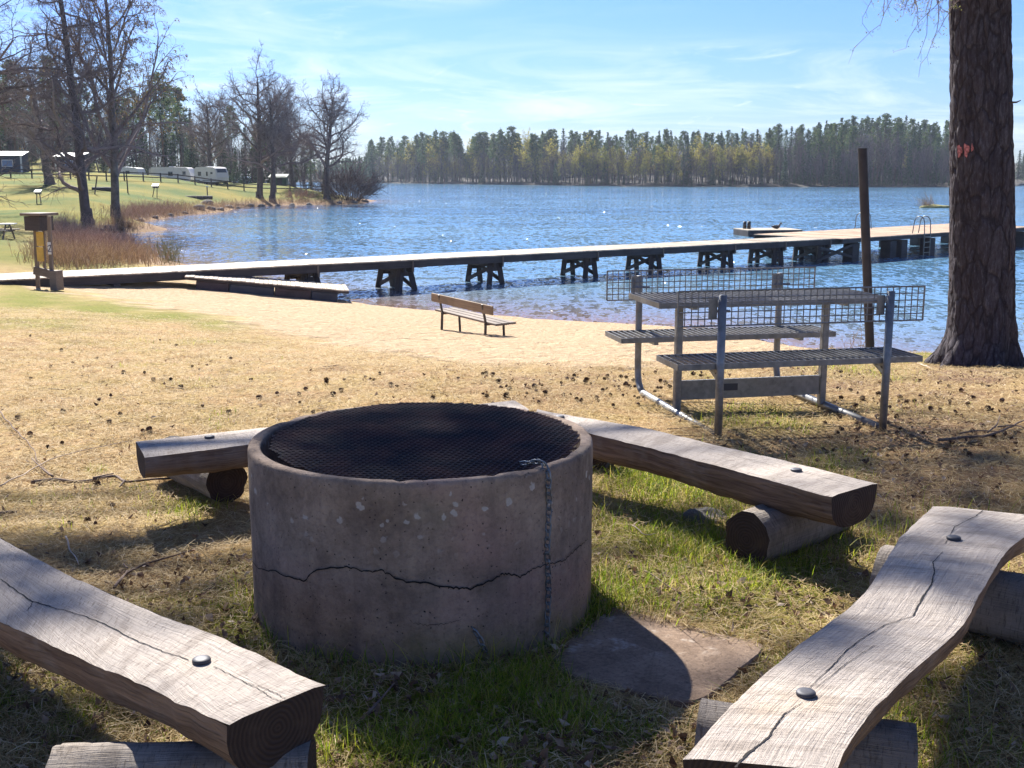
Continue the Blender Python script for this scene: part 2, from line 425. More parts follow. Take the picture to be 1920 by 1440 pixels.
def m_grate():
    t = NT('rusty_steel'); v = t.obj(); n1 = t.noise(v, 5, 4, .6); n2 = t.noise(v, 60, 3)
    col = t.mix(t.ramp(n1, [(.4, 0), (.68, 1)]), (.022, .020, .026), (.095, .040, .034))
    col = t.mix(t.ramp(n2, [(.6, 0), (.8, .5)]), col, (.10, .055, .045))
    return t.fin(col, .55, t.bump(n2, .4, .002), .3, .4)
def m_galv():
    t = NT('galvanised_steel'); v = t.obj(); n1 = t.noise(v, 9, 5, .7); vo = t.sep(t.voro(v, 40, out='Color'))[0]
    col = t.mix(t.ramp(n1, [(.35, 0), (.68, 1)]), (.15, .15, .15), (.27, .27, .265))
    col = t.mix(t.math('MULTIPLY', vo, .3), col, (.36, .36, .36))
    return t.fin(col, .48, t.bump(n1, .12, .004), .55, .5)
# ------------------------------------------------------------------ terrain
def gp(px, py, d): return aty(px, py, d)
_ctrl = [(-4, -1.5, 0), (4, -1.5, 0), (0, -1, 0), (-1.5, 1, 0), (1.5, 1, 0), (-4, 3, 0), (4, 3, 0), (0, 3, 0), (-2, 4.5, 0), (2, 4.5, 0), (-4.5, 6.5, 0), (-1.5, 6.5, 0.0),
         (1.3, 6.5, 0), (2.3, 6.7, 0), (4.5, 6.5, -.03), (0, 8.5, -.02), (2.1, 8.4, -.07), (-3, 9, -.1), (7, 9, -.25), (-9, 5, 0.05), (9, 4, -.05), (-12, 10, -.05)]
_pp = [(900, 700, 8.3), (900, 664, 12.2), (900, 646, 16), (900, 632, 20.2), (900, 622, 24.5), (870, 618, 27.2), (915, 627, 26.2),
       (1820, 690, 12), (1820, 668, 15.2), (1500, 680, 10.6), (1500, 664, 14.2), (1300, 660, 13.2), (1300, 640, 18.6),
       (100, 543, 32), (300, 545, 33.5), (460, 612, 18), (200, 602, 16), (0, 600, 15), (0, 542, 28), (0, 700, 9), (-300, 540, 28), (-300, 600, 15), (620, 600, 22.5), (640, 640, 16.2), (300, 650, 12), (350, 541, 34.6),
       (0, 500, 37), (60, 470, 50), (60, 440, 64), (165, 413, 80), (217, 405, 83), (20, 385, 100), (150, 375, 103), (300, 380, 118), (30, 340, 132), (110, 338, 134), (200, 343, 138), (30, 323, 152), (130, 322, 155),
       (300, 331, 157), (330, 346, 170), (250, 327, 157), (250, 341, 176), (310, 346, 178), (400, 347.5, 165), (460, 352, 163), (500, 366, 155), (600, 370, 156), (655, 377, 157), (400, 374, 138), (-200, 420, 80), (-250, 340, 130), (-260, 310, 170), (-60, 312, 190), (120, 300, 230), (-200, 295, 260), (400, 335, 215), (260, 330, 260), (520, 345, 176)]
_ctrl += [tuple(gp(*p)) for p in _pp]
_shore = [(655, 565), (700, 572), (800, 581), (900, 588), (1000, 597), (1140, 605), (1265, 613), (330, 492), (262, 466), (215, 446), (196, 437), (238, 420), (330, 404.5), (450, 390), (560, 384), (690, 379)]
_ctrl += [tuple(atz(a, b, WATER)) for a, b in _shore]
_ctrl += [(6.3, 27.5, WATER), (9, 24, WATER), (13, 21, WATER), (20, 17, WATER), (-9.5, 39.5, -2.4), (-12.5, 45, -2.35), (-19, 52, -2.2)]
_ctrl += [(-21, 173, WATER), (-31, 186, WATER), (-46, 240, WATER), (-75, 340, WATER)]
_ctrl += [(2, 42, -3.4), (12, 36, -3.5), (-6, 46, -3.2), (0, 60, -4.5), (20, 60, -4.5), (-8, 75, -4.2), (-22, 90, -3.8), (0, 100, -5), (40, 90, -5), (-18, 125, -4.2), (0, 160, -5), (60, 160, -5), (0, 230, -5), (-14, 200, -4), (-25, 260, -4.5), (80, 300, -5), (0, 330, -5), (30, 30, -3.8), (40, 20, -3.5)]
_ctrl = np.array(_ctrl, float)
def _warp(x, y):
    y = np.maximum(y, -1.9)
    return np.stack([np.asarray(x) / (y + 2.5) * 1.3, np.log(y + 2.5)], -1)
def _phi(r2): return .5 * r2 * np.log(r2 + 1e-9)
_W = _warp(_ctrl[:, 0], _ctrl[:, 1])
_n = len(_W)
_K = np.zeros((_n + 3, _n + 3))
_K[:_n, :_n] = _phi(((_W[:, None] - _W[None]) ** 2).sum(-1)) + np.eye(_n) * 2e-4
_K[:_n, _n] = 1; _K[:_n, _n + 1:] = _W; _K[_n, :_n] = 1; _K[_n + 1:, :_n] = _W.T
_sol = np.linalg.solve(_K, np.concatenate([_ctrl[:, 2], [0, 0, 0]]))
def tz0(x, y):
    x = np.asarray(x, float); y = np.asarray(y, float)
    w = _warp(x, y).reshape(-1, 2); out = np.empty(len(w))
    for i in range(0, len(w), 20000):
        q = w[i:i + 20000]
        out[i:i + 20000] = _phi(((q[:, None] - _W[None]) ** 2).sum(-1)) @ _sol[:_n] + _sol[_n] + q @ _sol[_n + 1:]
    out = out.reshape(x.shape)
    return np.clip(out, -6, 14)
def tz(x, y):
    x = np.asarray(x, float); y = np.asarray(y, float)
    z = tz0(x, y)
    P = np.stack([x, y], -1)
    near = 1 - sstep(9, 30, y)
    amp = (.012 + .012 * sstep(4, 14, y)) * (sstep(WATER - .3, WATER + .5, z))
    z = z + amp * (vnoise(P, 2.2, 3) + .8 * vnoise(P, 5.0, 5) * (0.4 + near) + .35 * vnoise(P, 13.0, 6) * near)
    z = z + .12 * sstep(60, 100, y) * vnoise(P, .13, 8)
    return z
def T1(x, y): return float(tz(np.array([x]), np.array([y]))[0])
def hit(px, py, d0=2.0, d1=330.0):
    """where the line of sight through a measured point of the photograph meets the ground"""
    r = ray(px, py); r = r / r[1]
    d = np.exp(np.linspace(math.log(d0), math.log(d1), 1500))
    z = tz(r[0] * d, d); s = CZ + r[2] * d - z
    k = np.argmax(s < 0)
    if s[k] >= 0: k = len(d) - 1
    a, b = d[max(k - 1, 0)], d[k]
    t = s[max(k - 1, 0)] / (s[max(k - 1, 0)] - s[k] + 1e-9) if k else 0
    y = a + (b - a) * np.clip(t, 0, 1)
    return np.array([r[0] * y, y, T1(r[0] * y, y)])

def poly_sd(px, py, poly):
    poly = np.asarray(poly, float); px = np.asarray(px, float); py = np.asarray(py, float)
    d = np.full(px.shape, 1e9); ins = np.zeros(px.shape, bool)
    for i in range(len(poly)):
        a, b = poly[i], poly[(i + 1) % len(poly)]
        e = b - a; wx, wy = px - a[0], py - a[1]
        t = np.clip((wx * e[0] + wy * e[1]) / (e @ e + 1e-9), 0, 1)
        d = np.minimum(d, np.hypot(wx - e[0] * t, wy - e[1] * t))
        c = ((a[1] > py) != (b[1] > py)) & (px < (b[0] - a[0]) * (py - a[1]) / (b[1] - a[1] + 1e-12) + a[0])
        ins ^= c
    return np.where(ins, d, -d)
# where each kind of ground cover lies, as outlines on the ground (given by the sightlines that were measured)
_SAND = [(60, 537), (130, 546), (330, 577), (490, 612), (620, 650), (900, 684), (1180, 690), (1480, 668), (1560, 656), (1700, 640), (1400, 560), (700, 500), (330, 520), (160, 528)]
_GREEN = [(330, 592, 150, 13, 1.0), (430, 606, 80, 12, 1.0), (200, 575, 130, 17, 1.0), (60, 560, 110, 28, .95), (60, 605, 140, 16, .6), (150, 640, 120, 8, .35), (420, 640, 90, 8, .35), (1200, 890, 140, 50, .8), (1230, 1010, 150, 90, .8), (1280, 1110, 160, 50, .7), (1130, 1150, 60, 90, .9), (1400, 930, 140, 60, .7),
          (1460, 1130, 160, 90, .6), (1500, 1060, 160, 40, .6), (1420, 790, 140, 40, .6), (1560, 870, 90, 50, .5), (1620, 690, 130, 30, .4), (1330, 700, 60, 30, .3), (350, 960, 90, 30, .35), (440, 1180, 60, 90, .7), (120, 1330, 260, 90, .7), (330, 1160, 160, 60, .4),
          (800, 1330, 320, 120, .75), (1150, 1400, 320, 90, .65), (1750, 1330, 260, 160, .75), (1460, 1300, 70, 80, .9), (1740, 668, 60, 16, .7), (90, 850, 90, 30, .15), (180, 880, 30, 12, .4), (500, 1300, 120, 60, .5)]
_EARTH_SHADE = [(1600, 720, 240, 40, .6), (1750, 800, 260, 90, .7), (1100, 720, 240, 30, .4), (1700, 900, 260, 60, .7), (1820, 700, 120, 30, .9), (330, 1090, 150, 45, .6), (800, 1390, 300, 80, .5), (1450, 830, 140, 40, .55), (950, 720, 200, 24, .3)]  # brown earth; the right-hand patches also paint shade into the ground colour
def covers(x, y, z):
    px, py = proj(np.stack([x, y, z], -1))
    P = np.stack([x, y], -1)
    nz = fbm(P, .9, 3, 21); nz2 = fbm(P, 3.0, 2, 31)
    sd = poly_sd(px, py, _SAND)
    sand = sstep(-14, 10, sd + 16 * nz * np.clip((y - 4) / 16, .3, 1) + 6 * nz2) * (y > 7) * (y < 48)
    sand = np.maximum(sand, sstep(.9, .35, z - WATER) * (y < 40) * (x > -11))
    sand = np.maximum(sand, sstep(.15, -.1, z - WATER) * .8 * (y < 48))
    green = np.zeros_like(px); earth_shade = np.zeros_like(px)
    for cx, cy, rx, ry, s in _GREEN: green = np.maximum(green, s * np.exp(-(((px - cx) / rx) ** 2 + ((py - cy) / ry) ** 2) ** 1.3))
    for cx, cy, rx, ry, s in _EARTH_SHADE: earth_shade = np.maximum(earth_shade, s * np.exp(-(((px - cx) / rx) ** 2 + ((py - cy) / ry) ** 2) ** 1.3))
    behind = sstep(2.9, 1.8, y)
    green = np.clip(np.maximum(green, .6 * behind) + .28 * nz + .18 * nz2 - .02, 0, 1) * (y < 40)
    earth_shade = np.clip(earth_shade * 1.15 + .3 * nz2, 0, 1) * (earth_shade > .03)
    earth_shade = np.maximum(earth_shade, sstep(1.0, .3, z - WATER) * (y > 46) * (.75 + .3 * nz2))
    lawn = sstep(33, 42, y) * (x < -9) * sstep(.25, .9, z - WATER)
    return np.clip(sand, 0, 1), np.clip(green, 0, 1), np.clip(earth_shade, 0, 1), np.clip(lawn, 0, 1)

def grid_mesh(us, ds, shift):
    U, D = np.meshgrid(us, ds)
    X = U * (D + shift); Y = D
    n, m = D.shape
    i = np.arange(n - 1)[:, None] * m; j = np.arange(m - 1)[None]
    Q = np.stack([i + j, i + j + 1, i + m + j + 1, i + m + j], -1).reshape(-1, 4)
    return X.ravel(), Y.ravel(), Q

def build_ground():
    ds = np.exp(np.linspace(math.log(1.0), math.log(352.0), 620)) - 2.0
    us = np.concatenate([np.linspace(-2.2, -.62, 60)[:-1], np.linspace(-.62, .62, 430), np.linspace(.62, 1.6, 30)[1:]])
    X, Y, Q = grid_mesh(us, ds, 2.6)
    Z = tz(X, Y)
    b = MB().add(np.stack([X, Y, Z], -1), [Q])
    o = b.obj('ground', m_ground(), smooth=True); tag(o, kind='structure')
    for nm, a in zip(('sand', 'green', 'earth_shade', 'lawn'), covers(X, Y, Z)):
        at = o.data.attributes.new(nm, 'FLOAT', 'POINT'); at.data.foreach_set('value', a.astype(np.float32))
    return o
def build_water():
    ds = np.exp(np.linspace(math.log(14.0), math.log(1500.0), 330))
    us = np.linspace(-1.5, 1.6, 300)
    X, Y, Q = grid_mesh(us, ds, 4)
    Z = np.full_like(X, WATER)
    o = MB().add(np.stack([X, Y, Z], -1), [Q]).obj('lake_water', m_water(), smooth=True); tag(o, kind='structure')
    dep = np.where(Y < 330, WATER - tz0(X, np.minimum(Y, 340)), 5.0)
    at = o.data.attributes.new('shallow', 'FLOAT', 'POINT'); at.data.foreach_set('value', np.exp(-np.clip(dep, 0, 9) / .45).astype(np.float32))
    # lake bed beyond the ground sheet
    return o
GROUND = build_ground(); build_water()

# ------------------------------------------------------------------ far shore
_FS = [(560, 560), (640, 540), (690, 505), (700, 492), (800, 455), (960, 410), (1080, 380), (1200, 359), (1400, 350), (1600, 346), (1770, 344), (1880, 352), (1910, 400), (2100, 430)]
def shore_d(px): return np.interp(px, [p[0] for p in _FS], [p[1] for p in _FS])
_RISE = [(560, 3), (700, 1.5), (1000, 1.5), (1150, 5), (1400, 9), (1600, 13), (1760, 11), (1880, 3), (2100, 3)]
def rise(px): return np.interp(px, [p[0] for p in _RISE], [p[1] for p in _RISE])
def far_point(px, off):
    d = shore_d(px) + off
    x = (px - 960) / F * d / 1.0
    z = WATER + np.where(np.asarray(off) < 0, np.asarray(off) * .1, .25 + .5 * sstep(0, 8, off) + rise(px) * sstep(5, 110, off) + 6 * sstep(100, 240, off))
    return np.stack([np.asarray(x, float) * np.ones_like(z), np.asarray(d, float) * np.ones_like(z), z], -1)
def build_far_shore():
    pxs = np.linspace(500, 2250, 240); offs = np.array([-6, -1.5, 0, 2, 5, 10, 20, 35, 55, 80, 110, 150, 200, 260])
    A, B = np.meshgrid(pxs, offs)
    P = far_point(A.ravel(), B.ravel())
    P[:, 2] += .5 * vnoise(P[:, :2], .08, 3) * (B.ravel() > 1) + .3 * vnoise(P[:, :2], .25, 4) * (B.ravel() >= 0)
    n, m = A.shape
    i = np.arange(n - 1)[:, None] * m; j = np.arange(m - 1)[None]
    Q = np.stack([i + j, i + j + 1, i + m + j + 1, i + m + j], -1).reshape(-1, 4)
    t = NT('far_shore_soil'); v = t.obj(); f = t.noise(v, .09, 6, .7)
    col = t.mix(t.ramp(f, [(.4, 0), (.6, 1)]), (.022, .022, .02), (.07, .055, .042))
    MB().add(P, [Q]).obj('far_shore_terrain', t.fin(col, .95), smooth=True)['kind'] = 'structure'
build_far_shore()
# ------------------------------------------------------------------ sky, sun, camera
sc = bpy.context.scene
w = bpy.data.worlds.new('World'); sc.world = w; w.use_nodes = True
nt = w.node_tree; nt.nodes.clear()
out = nt.nodes.new('ShaderNodeOutputWorld'); bg = nt.nodes.new('ShaderNodeBackground'); bg.inputs[1].default_value = SKY_STRENGTH
sky = nt.nodes.new('ShaderNodeTexSky'); sky.sky_type = 'NISHITA'; sky.sun_disc = False; sky.sun_elevation = SUN_EL; sky.sun_rotation = -SUN_AZ
sky.altitude = 100; sky.air_density = 1.0; sky.dust_density = .25; sky.ozone_density = 2.4
tc = nt.nodes.new('ShaderNodeTexCoord')
def wmap(scale, rot=(0, 0, 0), loc=(0, 0, 0)):
    o = nt.nodes.new('ShaderNodeMapping'); nt.links.new(tc.outputs['Generated'], o.inputs[0]); o.inputs[1].default_value = loc; o.inputs[2].default_value = rot; o.inputs[3].default_value = scale; return o.outputs[0]
def wnoise(v, scale, det, rough, dist):
    o = nt.nodes.new('ShaderNodeTexNoise'); nt.links.new(v, o.inputs[0]); o.inputs['Scale'].default_value = scale; o.inputs['Detail'].default_value = det; o.inputs['Roughness'].default_value = rough; o.inputs['Distortion'].default_value = dist; return o.outputs[0]
def wramp(f, stops):
    o = nt.nodes.new('ShaderNodeValToRGB'); nt.links.new(f, o.inputs[0]); e = o.color_ramp.elements
    for i, (p, c) in enumerate(stops):
        x = e[i] if i < 2 else e.new(p); x.position = p; x.color = (c, c, c, 1)
    return o.outputs[0]
def wmath(op, a, b):
    o = nt.nodes.new('ShaderNodeMath'); o.operation = op; o.use_clamp = True
    for k, q in enumerate((a, b)):
        if isinstance(q, (int, float)): o.inputs[k].default_value = q
        else: nt.links.new(q, o.inputs[k])
    return o.outputs[0]
sp_ = nt.nodes.new('ShaderNodeSeparateXYZ'); nt.links.new(tc.outputs['Generated'], sp_.inputs[0])
c1 = wramp(wnoise(wmap((2.2, 2.2, 15), (.0, .16, 0)), 2.2, 7, .62, 1.1), [(.46, 0), (.82, .8)])
c2 = wramp(wnoise(wmap((5, 5, 22), (.0, -.5, .2), (3, 1, 0)), 2.0, 8, .66, 1.6), [(.60, 0), (.80, .8)])
c3 = wramp(wnoise(wmap((1.2, 1.2, 5), (0, 0, 0), (7, 0, 0)), 1.5, 3, .5, .4), [(.35, 0), (.6, 1.0)])
cl = wmath('MULTIPLY', wmath('MULTIPLY', wmath('ADD', c1, c2), c3), wramp(sp_.outputs[2], [(.12, 1), (.3, .15)]))
mx = nt.nodes.new('ShaderNodeMix'); mx.data_type = 'RGBA'
tr_ = nt.nodes.new('ShaderNodeValToRGB'); nt.links.new(sp_.outputs[2], tr_.inputs[0])
e_ = tr_.color_ramp.elements; e_[0].position = 0; e_[0].color = (*TINT[0], 1); e_[1].position = .16; e_[1].color = (*TINT[1], 1); x_ = e_.new(.6); x_.color = (*TINT[2], 1)
tm = nt.nodes.new('ShaderNodeMix'); tm.data_type = 'RGBA'; tm.blend_type = 'MULTIPLY'; tm.inputs[0].default_value = 1
nt.links.new(sky.outputs[0], tm.inputs[6]); nt.links.new(tr_.outputs[0], tm.inputs[7])
nt.links.new(cl, mx.inputs[0]); nt.links.new(tm.outputs[2], mx.inputs[6]); mx.inputs[7].default_value = (*CLOUD, 1)
nt.links.new(mx.outputs[2], bg.inputs[0]); nt.links.new(bg.outputs[0], out.inputs[0])

sl = bpy.data.lights.new('sun', 'SUN'); sl.energy = SUN_STRENGTH; sl.angle = math.radians(.5); sl.color = (1, .96, .89)
so = bpy.data.objects.new('sun', sl); C.objects.link(so); so.location = (-8, 20, 30)
so.rotation_euler = Vector(SUN_DIR).to_track_quat('Z', 'Y').to_euler()
cam = bpy.data.cameras.new('camera'); co = bpy.data.objects.new('camera', cam); C.objects.link(co)
co.location = (0, 0, CZ); co.rotation_euler = (PI / 2 - PITCH, 0, 0)
cam.sensor_width = 36; cam.lens = 36 * F / 1920; cam.clip_start = .05; cam.clip_end = 4000
sc.camera = co
sc.view_settings.view_transform = 'Standard'; sc.view_settings.look = 'None'; sc.view_settings.exposure = EXPOSURE; sc.view_settings.gamma = 1
sc.render.resolution_x = 1024; sc.render.resolution_y = 768
cy = sc.cycles; cy.max_bounces = 6; cy.diffuse_bounces = 3; cy.glossy_bounces = 3; cy.transmission_bounces = 3; cy.transparent_max_bounces = 8; cy.sample_clamp_indirect = 6; cy.use_denoising = True
# ================================================================== NEAR THINGS
M_CONC = m_concrete(); M_SLAB = m_slab(); M_TOP = m_wood_top(); M_SIDE = m_wood_side(); M_END = m_wood_end()
M_CRACK = m_plain('crack_dark', (.012, .009, .008), .95, var=.1)
M_GRATE = m_grate(); M_GALV = m_galv(); M_CHAIN = m_plain('chain_steel', (.20, .21, .22), .4, .7)
M_BOLT = m_plain('bolt_steel', (.055, .055, .065), .6, .3, .3, 30); M_ASH = m_plain('ash', (.03, .028, .027), .95, var=.5, scale=20)
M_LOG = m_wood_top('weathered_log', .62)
M_RUSTPIPE = m_plain('brown_painted_pipe', (.038, .034, .037), .6, .1, .3, 6, .1)

def wobble(P, s, a, seed=0):
    return P + a * np.stack([fbm(P, s, 2, seed), fbm(P, s, 2, seed + 9), fbm(P, s, 2, seed + 18)], -1)

# ---- concrete fire ring
RC = np.array([-.313, 3.80, 0.0]); RO, RI, RH = .594, .551, .6
ring = thing('fire_ring', 'large round cracked concrete fire pit ring covered by a rusty round grate', 'fire pit', RC)
prof = [(RO, -.08)] + [(RO, z) for z in np.linspace(0, RH - .02, 14)] + [(RO - .002, RH - .009), (RO - .007, RH - .002), (RO - .014, RH), (RI + .012, RH), (RI + .005, RH - .003), (RI + .001, RH - .010)] + [(RI, z) for z in np.linspace(RH - .03, .05, 10)]
V, P, U = lathe(prof, 160)
nn = fbm(V, 7, 3, 4)[:, None]; rad = V.copy(); rad[:, 2] = 0; rad /= np.linalg.norm(rad, axis=1, keepdims=True)
V = V + rad * nn * .0016
edge = (V[:, 2] > RH - .03)
V[:, 2] -= edge * (np.clip(fbm(V, 22, 3, 8) - .25, 0, 1) * .012)
MB().add(V, P, U).obj('ring_wall', M_CONC, ring, True)
def ring_pt(px, py, off=0.0):
    """point of the ring's outer face seen at this place"""
    r = ray(px, py); o = np.array([0, 0, CZ]) - RC; R = RO + off
    a = r[0] ** 2 + r[1] ** 2; b = 2 * (o[0] * r[0] + o[1] * r[1]); c = o[0] ** 2 + o[1] ** 2 - R * R
    q = max(0, b * b - 4 * a * c); t = (-b - math.sqrt(q)) / (2 * a)
    p = o + r * t
    return p                         # local to the ring
def ring_crack(pts, wds, name='crack'):
    """a jagged dark fissure following the curved outer face"""
    P = np.array([ring_pt(a, b) for a, b in pts]); ang = np.arctan2(P[:, 1], P[:, 0]); n = len(pts) * 9
    t = np.linspace(0, 1, n); s = np.linspace(0, 1, len(pts))
    an = np.interp(t, s, ang); z = np.interp(t, s, P[:, 2]); w = np.interp(t, s, wds)
    z = z + .004 * vnoise(np.stack([t * 90, t * 0], -1), 1, 3) + .0025 * vnoise(np.stack([t * 260, t * 0], -1), 1, 5)
    w = w * (.65 + .5 * np.abs(vnoise(np.stack([t * 130, t * 0 + 4], -1), 1, 6)))
    V = []
    for k in (1, -1):
        V.append(np.stack([(RO + .0045) * np.cos(an), (RO + .0045) * np.sin(an), z + k * w], -1))
    V = np.concatenate(V); i = np.arange(n - 1)
    return V, [np.stack([i, i + n, i + n + 1, i + 1], -1)]
b = MB()
b.add(*ring_crack([(472, 1045), (492, 1067), (520, 1070), (548, 1083), (572, 1088), (597, 1066), (652, 1062), (690, 1071), (718, 1069), (745, 1086), (795, 1092), (850, 1100), (880, 1103), (905, 1093), (935, 1080), (941, 1074)], [.001, .0018, .0022, .0025, .003, .0028, .0026, .0024, .0026, .0032, .0032, .0032, .0034, .003, .0026, .002]))
b.add(*ring_crack([(937, 1076), (955, 1075), (975, 1081), (998, 1066), (1027, 1057), (1055, 1050), (1080, 1026), (1100, 1010)], [.0022, .003, .0026, .0018, .0016, .002, .002, .001]))
b.add(*ring_crack([(938, 1076), (936, 1062), (934, 1040), (936, 1022)], [.0012, .001, .0008, .0004]))
b.add(*ring_crack([(770, 1165), (800, 1172), (835, 1168), (865, 1160)], [.0004, .0008, .0008, .0003]))
b.add(*ring_crack([(1088, 1045), (1099, 1062), (1102, 1082)], [.0004, .001, .0006]))
b.obj('crack', M_CRACK, ring)
V, P, U = lathe([(.0001, .13), (.2, .12), (.4, .1), (RI + .01, .08)], 40); V[:, 2] += .02 * fbm(V, 9, 3)
MB().add(V, P, U).obj('ash_bed', M_ASH, ring, True)

# ---- expanded-metal cooking grate lying in and on the ring
gr = MB(); GR = .546; gc = RC + [.010, .026, .590]; til = math.radians(1.7)
dx, dy = .019, .0125
rows = int(GR / dy) + 1
for j in range(-rows, rows + 1):
    n = int(GR / dx) + 1; i = np.arange(-n, n + 1)
    x = i * dx + 0.0; y = j * 2 * dy * .5 * 2 + np.where(i % 2 == 0, dy * .46, -dy * .46) * (1 if j % 2 == 0 else 1)
    for s in (1, -1):
        yy = (j * dy * 2) + s * np.where(i % 2 == 0, dy * .5, -dy * .5) + (dy if s < 0 else 0)
        rr = np.hypot(x, yy); k = rr < GR - .004 * ((i * 7 + j * 3) % 3)
        idx = np.where(k)[0]
        if len(idx) < 2: continue
        xs, ys = x[idx], yy[idx]; zs = .0011 * np.where(i[idx] % 2 == 0, 1, -1) * s
        m = len(xs); w = .0021
        V = np.concatenate([np.stack([xs, ys + a, zs + c], -1) for a, c in ((-w, .0), (w, .0025), (w, -.0015), (-w, -.003))])
        q = np.arange(m - 1); P = [np.stack([q + a * m, q + a * m + 1, q + bb * m + 1, q + bb * m], -1) for a, bb in ((0, 1), (1, 2), (2, 3), (3, 0))]
        gr.add(V, P)
for o_ in range(len(gr.V)):
    v = gr.V[o_]; v[:, :2] = v[:, :2] @ np.array([[math.cos(.62), math.sin(.62)], [-math.sin(.62), math.cos(.62)]]) + .0016 * np.stack([vnoise(v[:, :2], 22, 1), vnoise(v[:, :2], 22, 2)], -1); z = v[:, 2] + v[:, 1] * math.sin(til) + .004 * vnoise(v[:, :2], 4, 3); v[:, 2] = z; gr.V[o_] = v + gc
g = gr.obj('cooking_grate', M_GRATE, loc=gc); tag(g, 'round rusty black mesh grate lying on top of the concrete fire ring', 'grate')

# ---- chains
def chain_mesh(path, link=.032, wid=.0155, r=.0030):
    path = np.asarray(path, float); L = np.concatenate([[0], np.cumsum(np.linalg.norm(np.diff(path, axis=0), axis=1))])
    n = int(L[-1] / (link * .74)); b = MB()
    for k in range(n):
        s0 = (k + .5) * L[-1] / n
        c = np.array([np.interp(s0, L, path[:, q]) for q in range(3)]); c2 = np.array([np.interp(min(s0 + .01, L[-1]), L, path[:, q]) for q in range(3)]); c1 = np.array([np.interp(max(s0 - .01, 0), L, path[:, q]) for q in range(3)])
        d = c2 - c1; d /= np.linalg.norm(d) + 1e-9
        A = axes_from(d, (.3, -1, .2)); side = A[1] if k % 2 == 0 else A[2]
        side = side * .85 + (A[2] if k % 2 == 0 else A[1]) * .5; side /= np.linalg.norm(side)
        a = np.linspace(0, 2 * PI, 15)
        loop = c + np.outer(np.sign(np.cos(a)) * (link / 2 - wid / 2) + np.cos(a) * wid / 2, d) + np.outer(np.sin(a) * wid / 2, side)
        b.add(*tube(loop, r, 6))
    return b
def rp(px, py, off): return ring_pt(px, py, off) + RC
top = rp(1030, 892, .012)
ang = math.atan2(top[1] - RC[1], top[0] - RC[0]); ca = np.array([math.cos(ang), math.sin(ang), 0])
pth = [RC + ca * (RI - .05) + [-.012, 0, RH - .005], RC + ca * (RI + .01) + [-.006, 0, RH + .012], RC + ca * (RO - .015) + [0, 0, RH + .011], RC + ca * (RO + .008) + [0, 0, RH - .02]]
pth += [RC + np.array([math.cos(ang + .005 * math.sin(k)), math.sin(ang + .005 * math.sin(k)), 0]) * (RO + .009) + [0, 0, z] for k, z in enumerate(np.linspace(RH - .06, .05, 12))]
g0 = atz(1018, 1190, .02); g1 = atz(1000, 1210, .012); g2 = atz(975, 1222, .008)
ch = chain_mesh(pth + [g0, g1, g2]).obj('chain', M_CHAIN, smooth=True, loc=top); tag(ch, 'long thin steel chain hanging from the grate down the side of the fire ring', 'chain')
pth = [rp(884, 1176, -.01), rp(889, 1181, .012), rp(898, 1195, .022), rp(906, 1212, .03), atz(912, 1232, .012), atz(918, 1240, .004)]
ch = chain_mesh(pth).obj('chain', M_CHAIN, smooth=True, loc=pth[0]); tag(ch, 'short bit of chain sticking out of a hole low in the concrete ring', 'chain')

# ---- concrete slab beside the ring
sl_px = [(1098, 1178), (1128, 1152), (1155, 1138), (1224, 1153), (1300, 1172), (1349, 1187), (1433, 1206), (1424, 1228), (1400, 1246), (1368, 1275), (1333, 1302), (1300, 1318), (1230, 1306), (1150, 1288), (1060, 1262), (1036, 1229), (1060, 1200)]
sp = np.array([atz(a, b_, .014) for a, b_ in sl_px] + [atz(1098, 1178, .014)]); sp = resample(sp, 90)[:-1]; cen = sp.mean(0)
sp = sp + .007 * np.stack([vnoise(sp, 18, 1), vnoise(sp, 18, 2), 0 * sp[:, 0]], -1)
V, U = [], []; n = len(sp); R_ = [0.02, .25, .5, .7, .85, .95, .985, 1.0, 1.004, 1.004]
for q, r in enumerate(R_):
    ringp = cen + (sp - cen) * r; ringp[:, 2] = .014 - (.004 if q == 7 else .03 if q == 8 else .12 if q == 9 else 0) + (.002 * vnoise(ringp, 9, 4) if q < 7 else 0)
    V.append(ringp)
    far = sstep(-.12, .22, (ringp[:, 1] - cen[1]) - .1 * (ringp[:, 0] - cen[0])); U.append(np.stack([far] * 3, -1))
V = np.concatenate(V); U = np.concatenate(U); i = np.arange(len(R_) - 1)[:, None] * n; j = np.arange(n)[None]; k = (j + 1) % n
o = MB().add(V, [np.stack([i + j, i + n + j, i + n + k, i + k], -1).reshape(-1, 4), np.arange(n)[None]], U).obj('concrete_slab', M_SLAB, loc=cen); tag(o, 'flat lichen stained concrete slab lying in the grass beside the fire ring', 'slab')

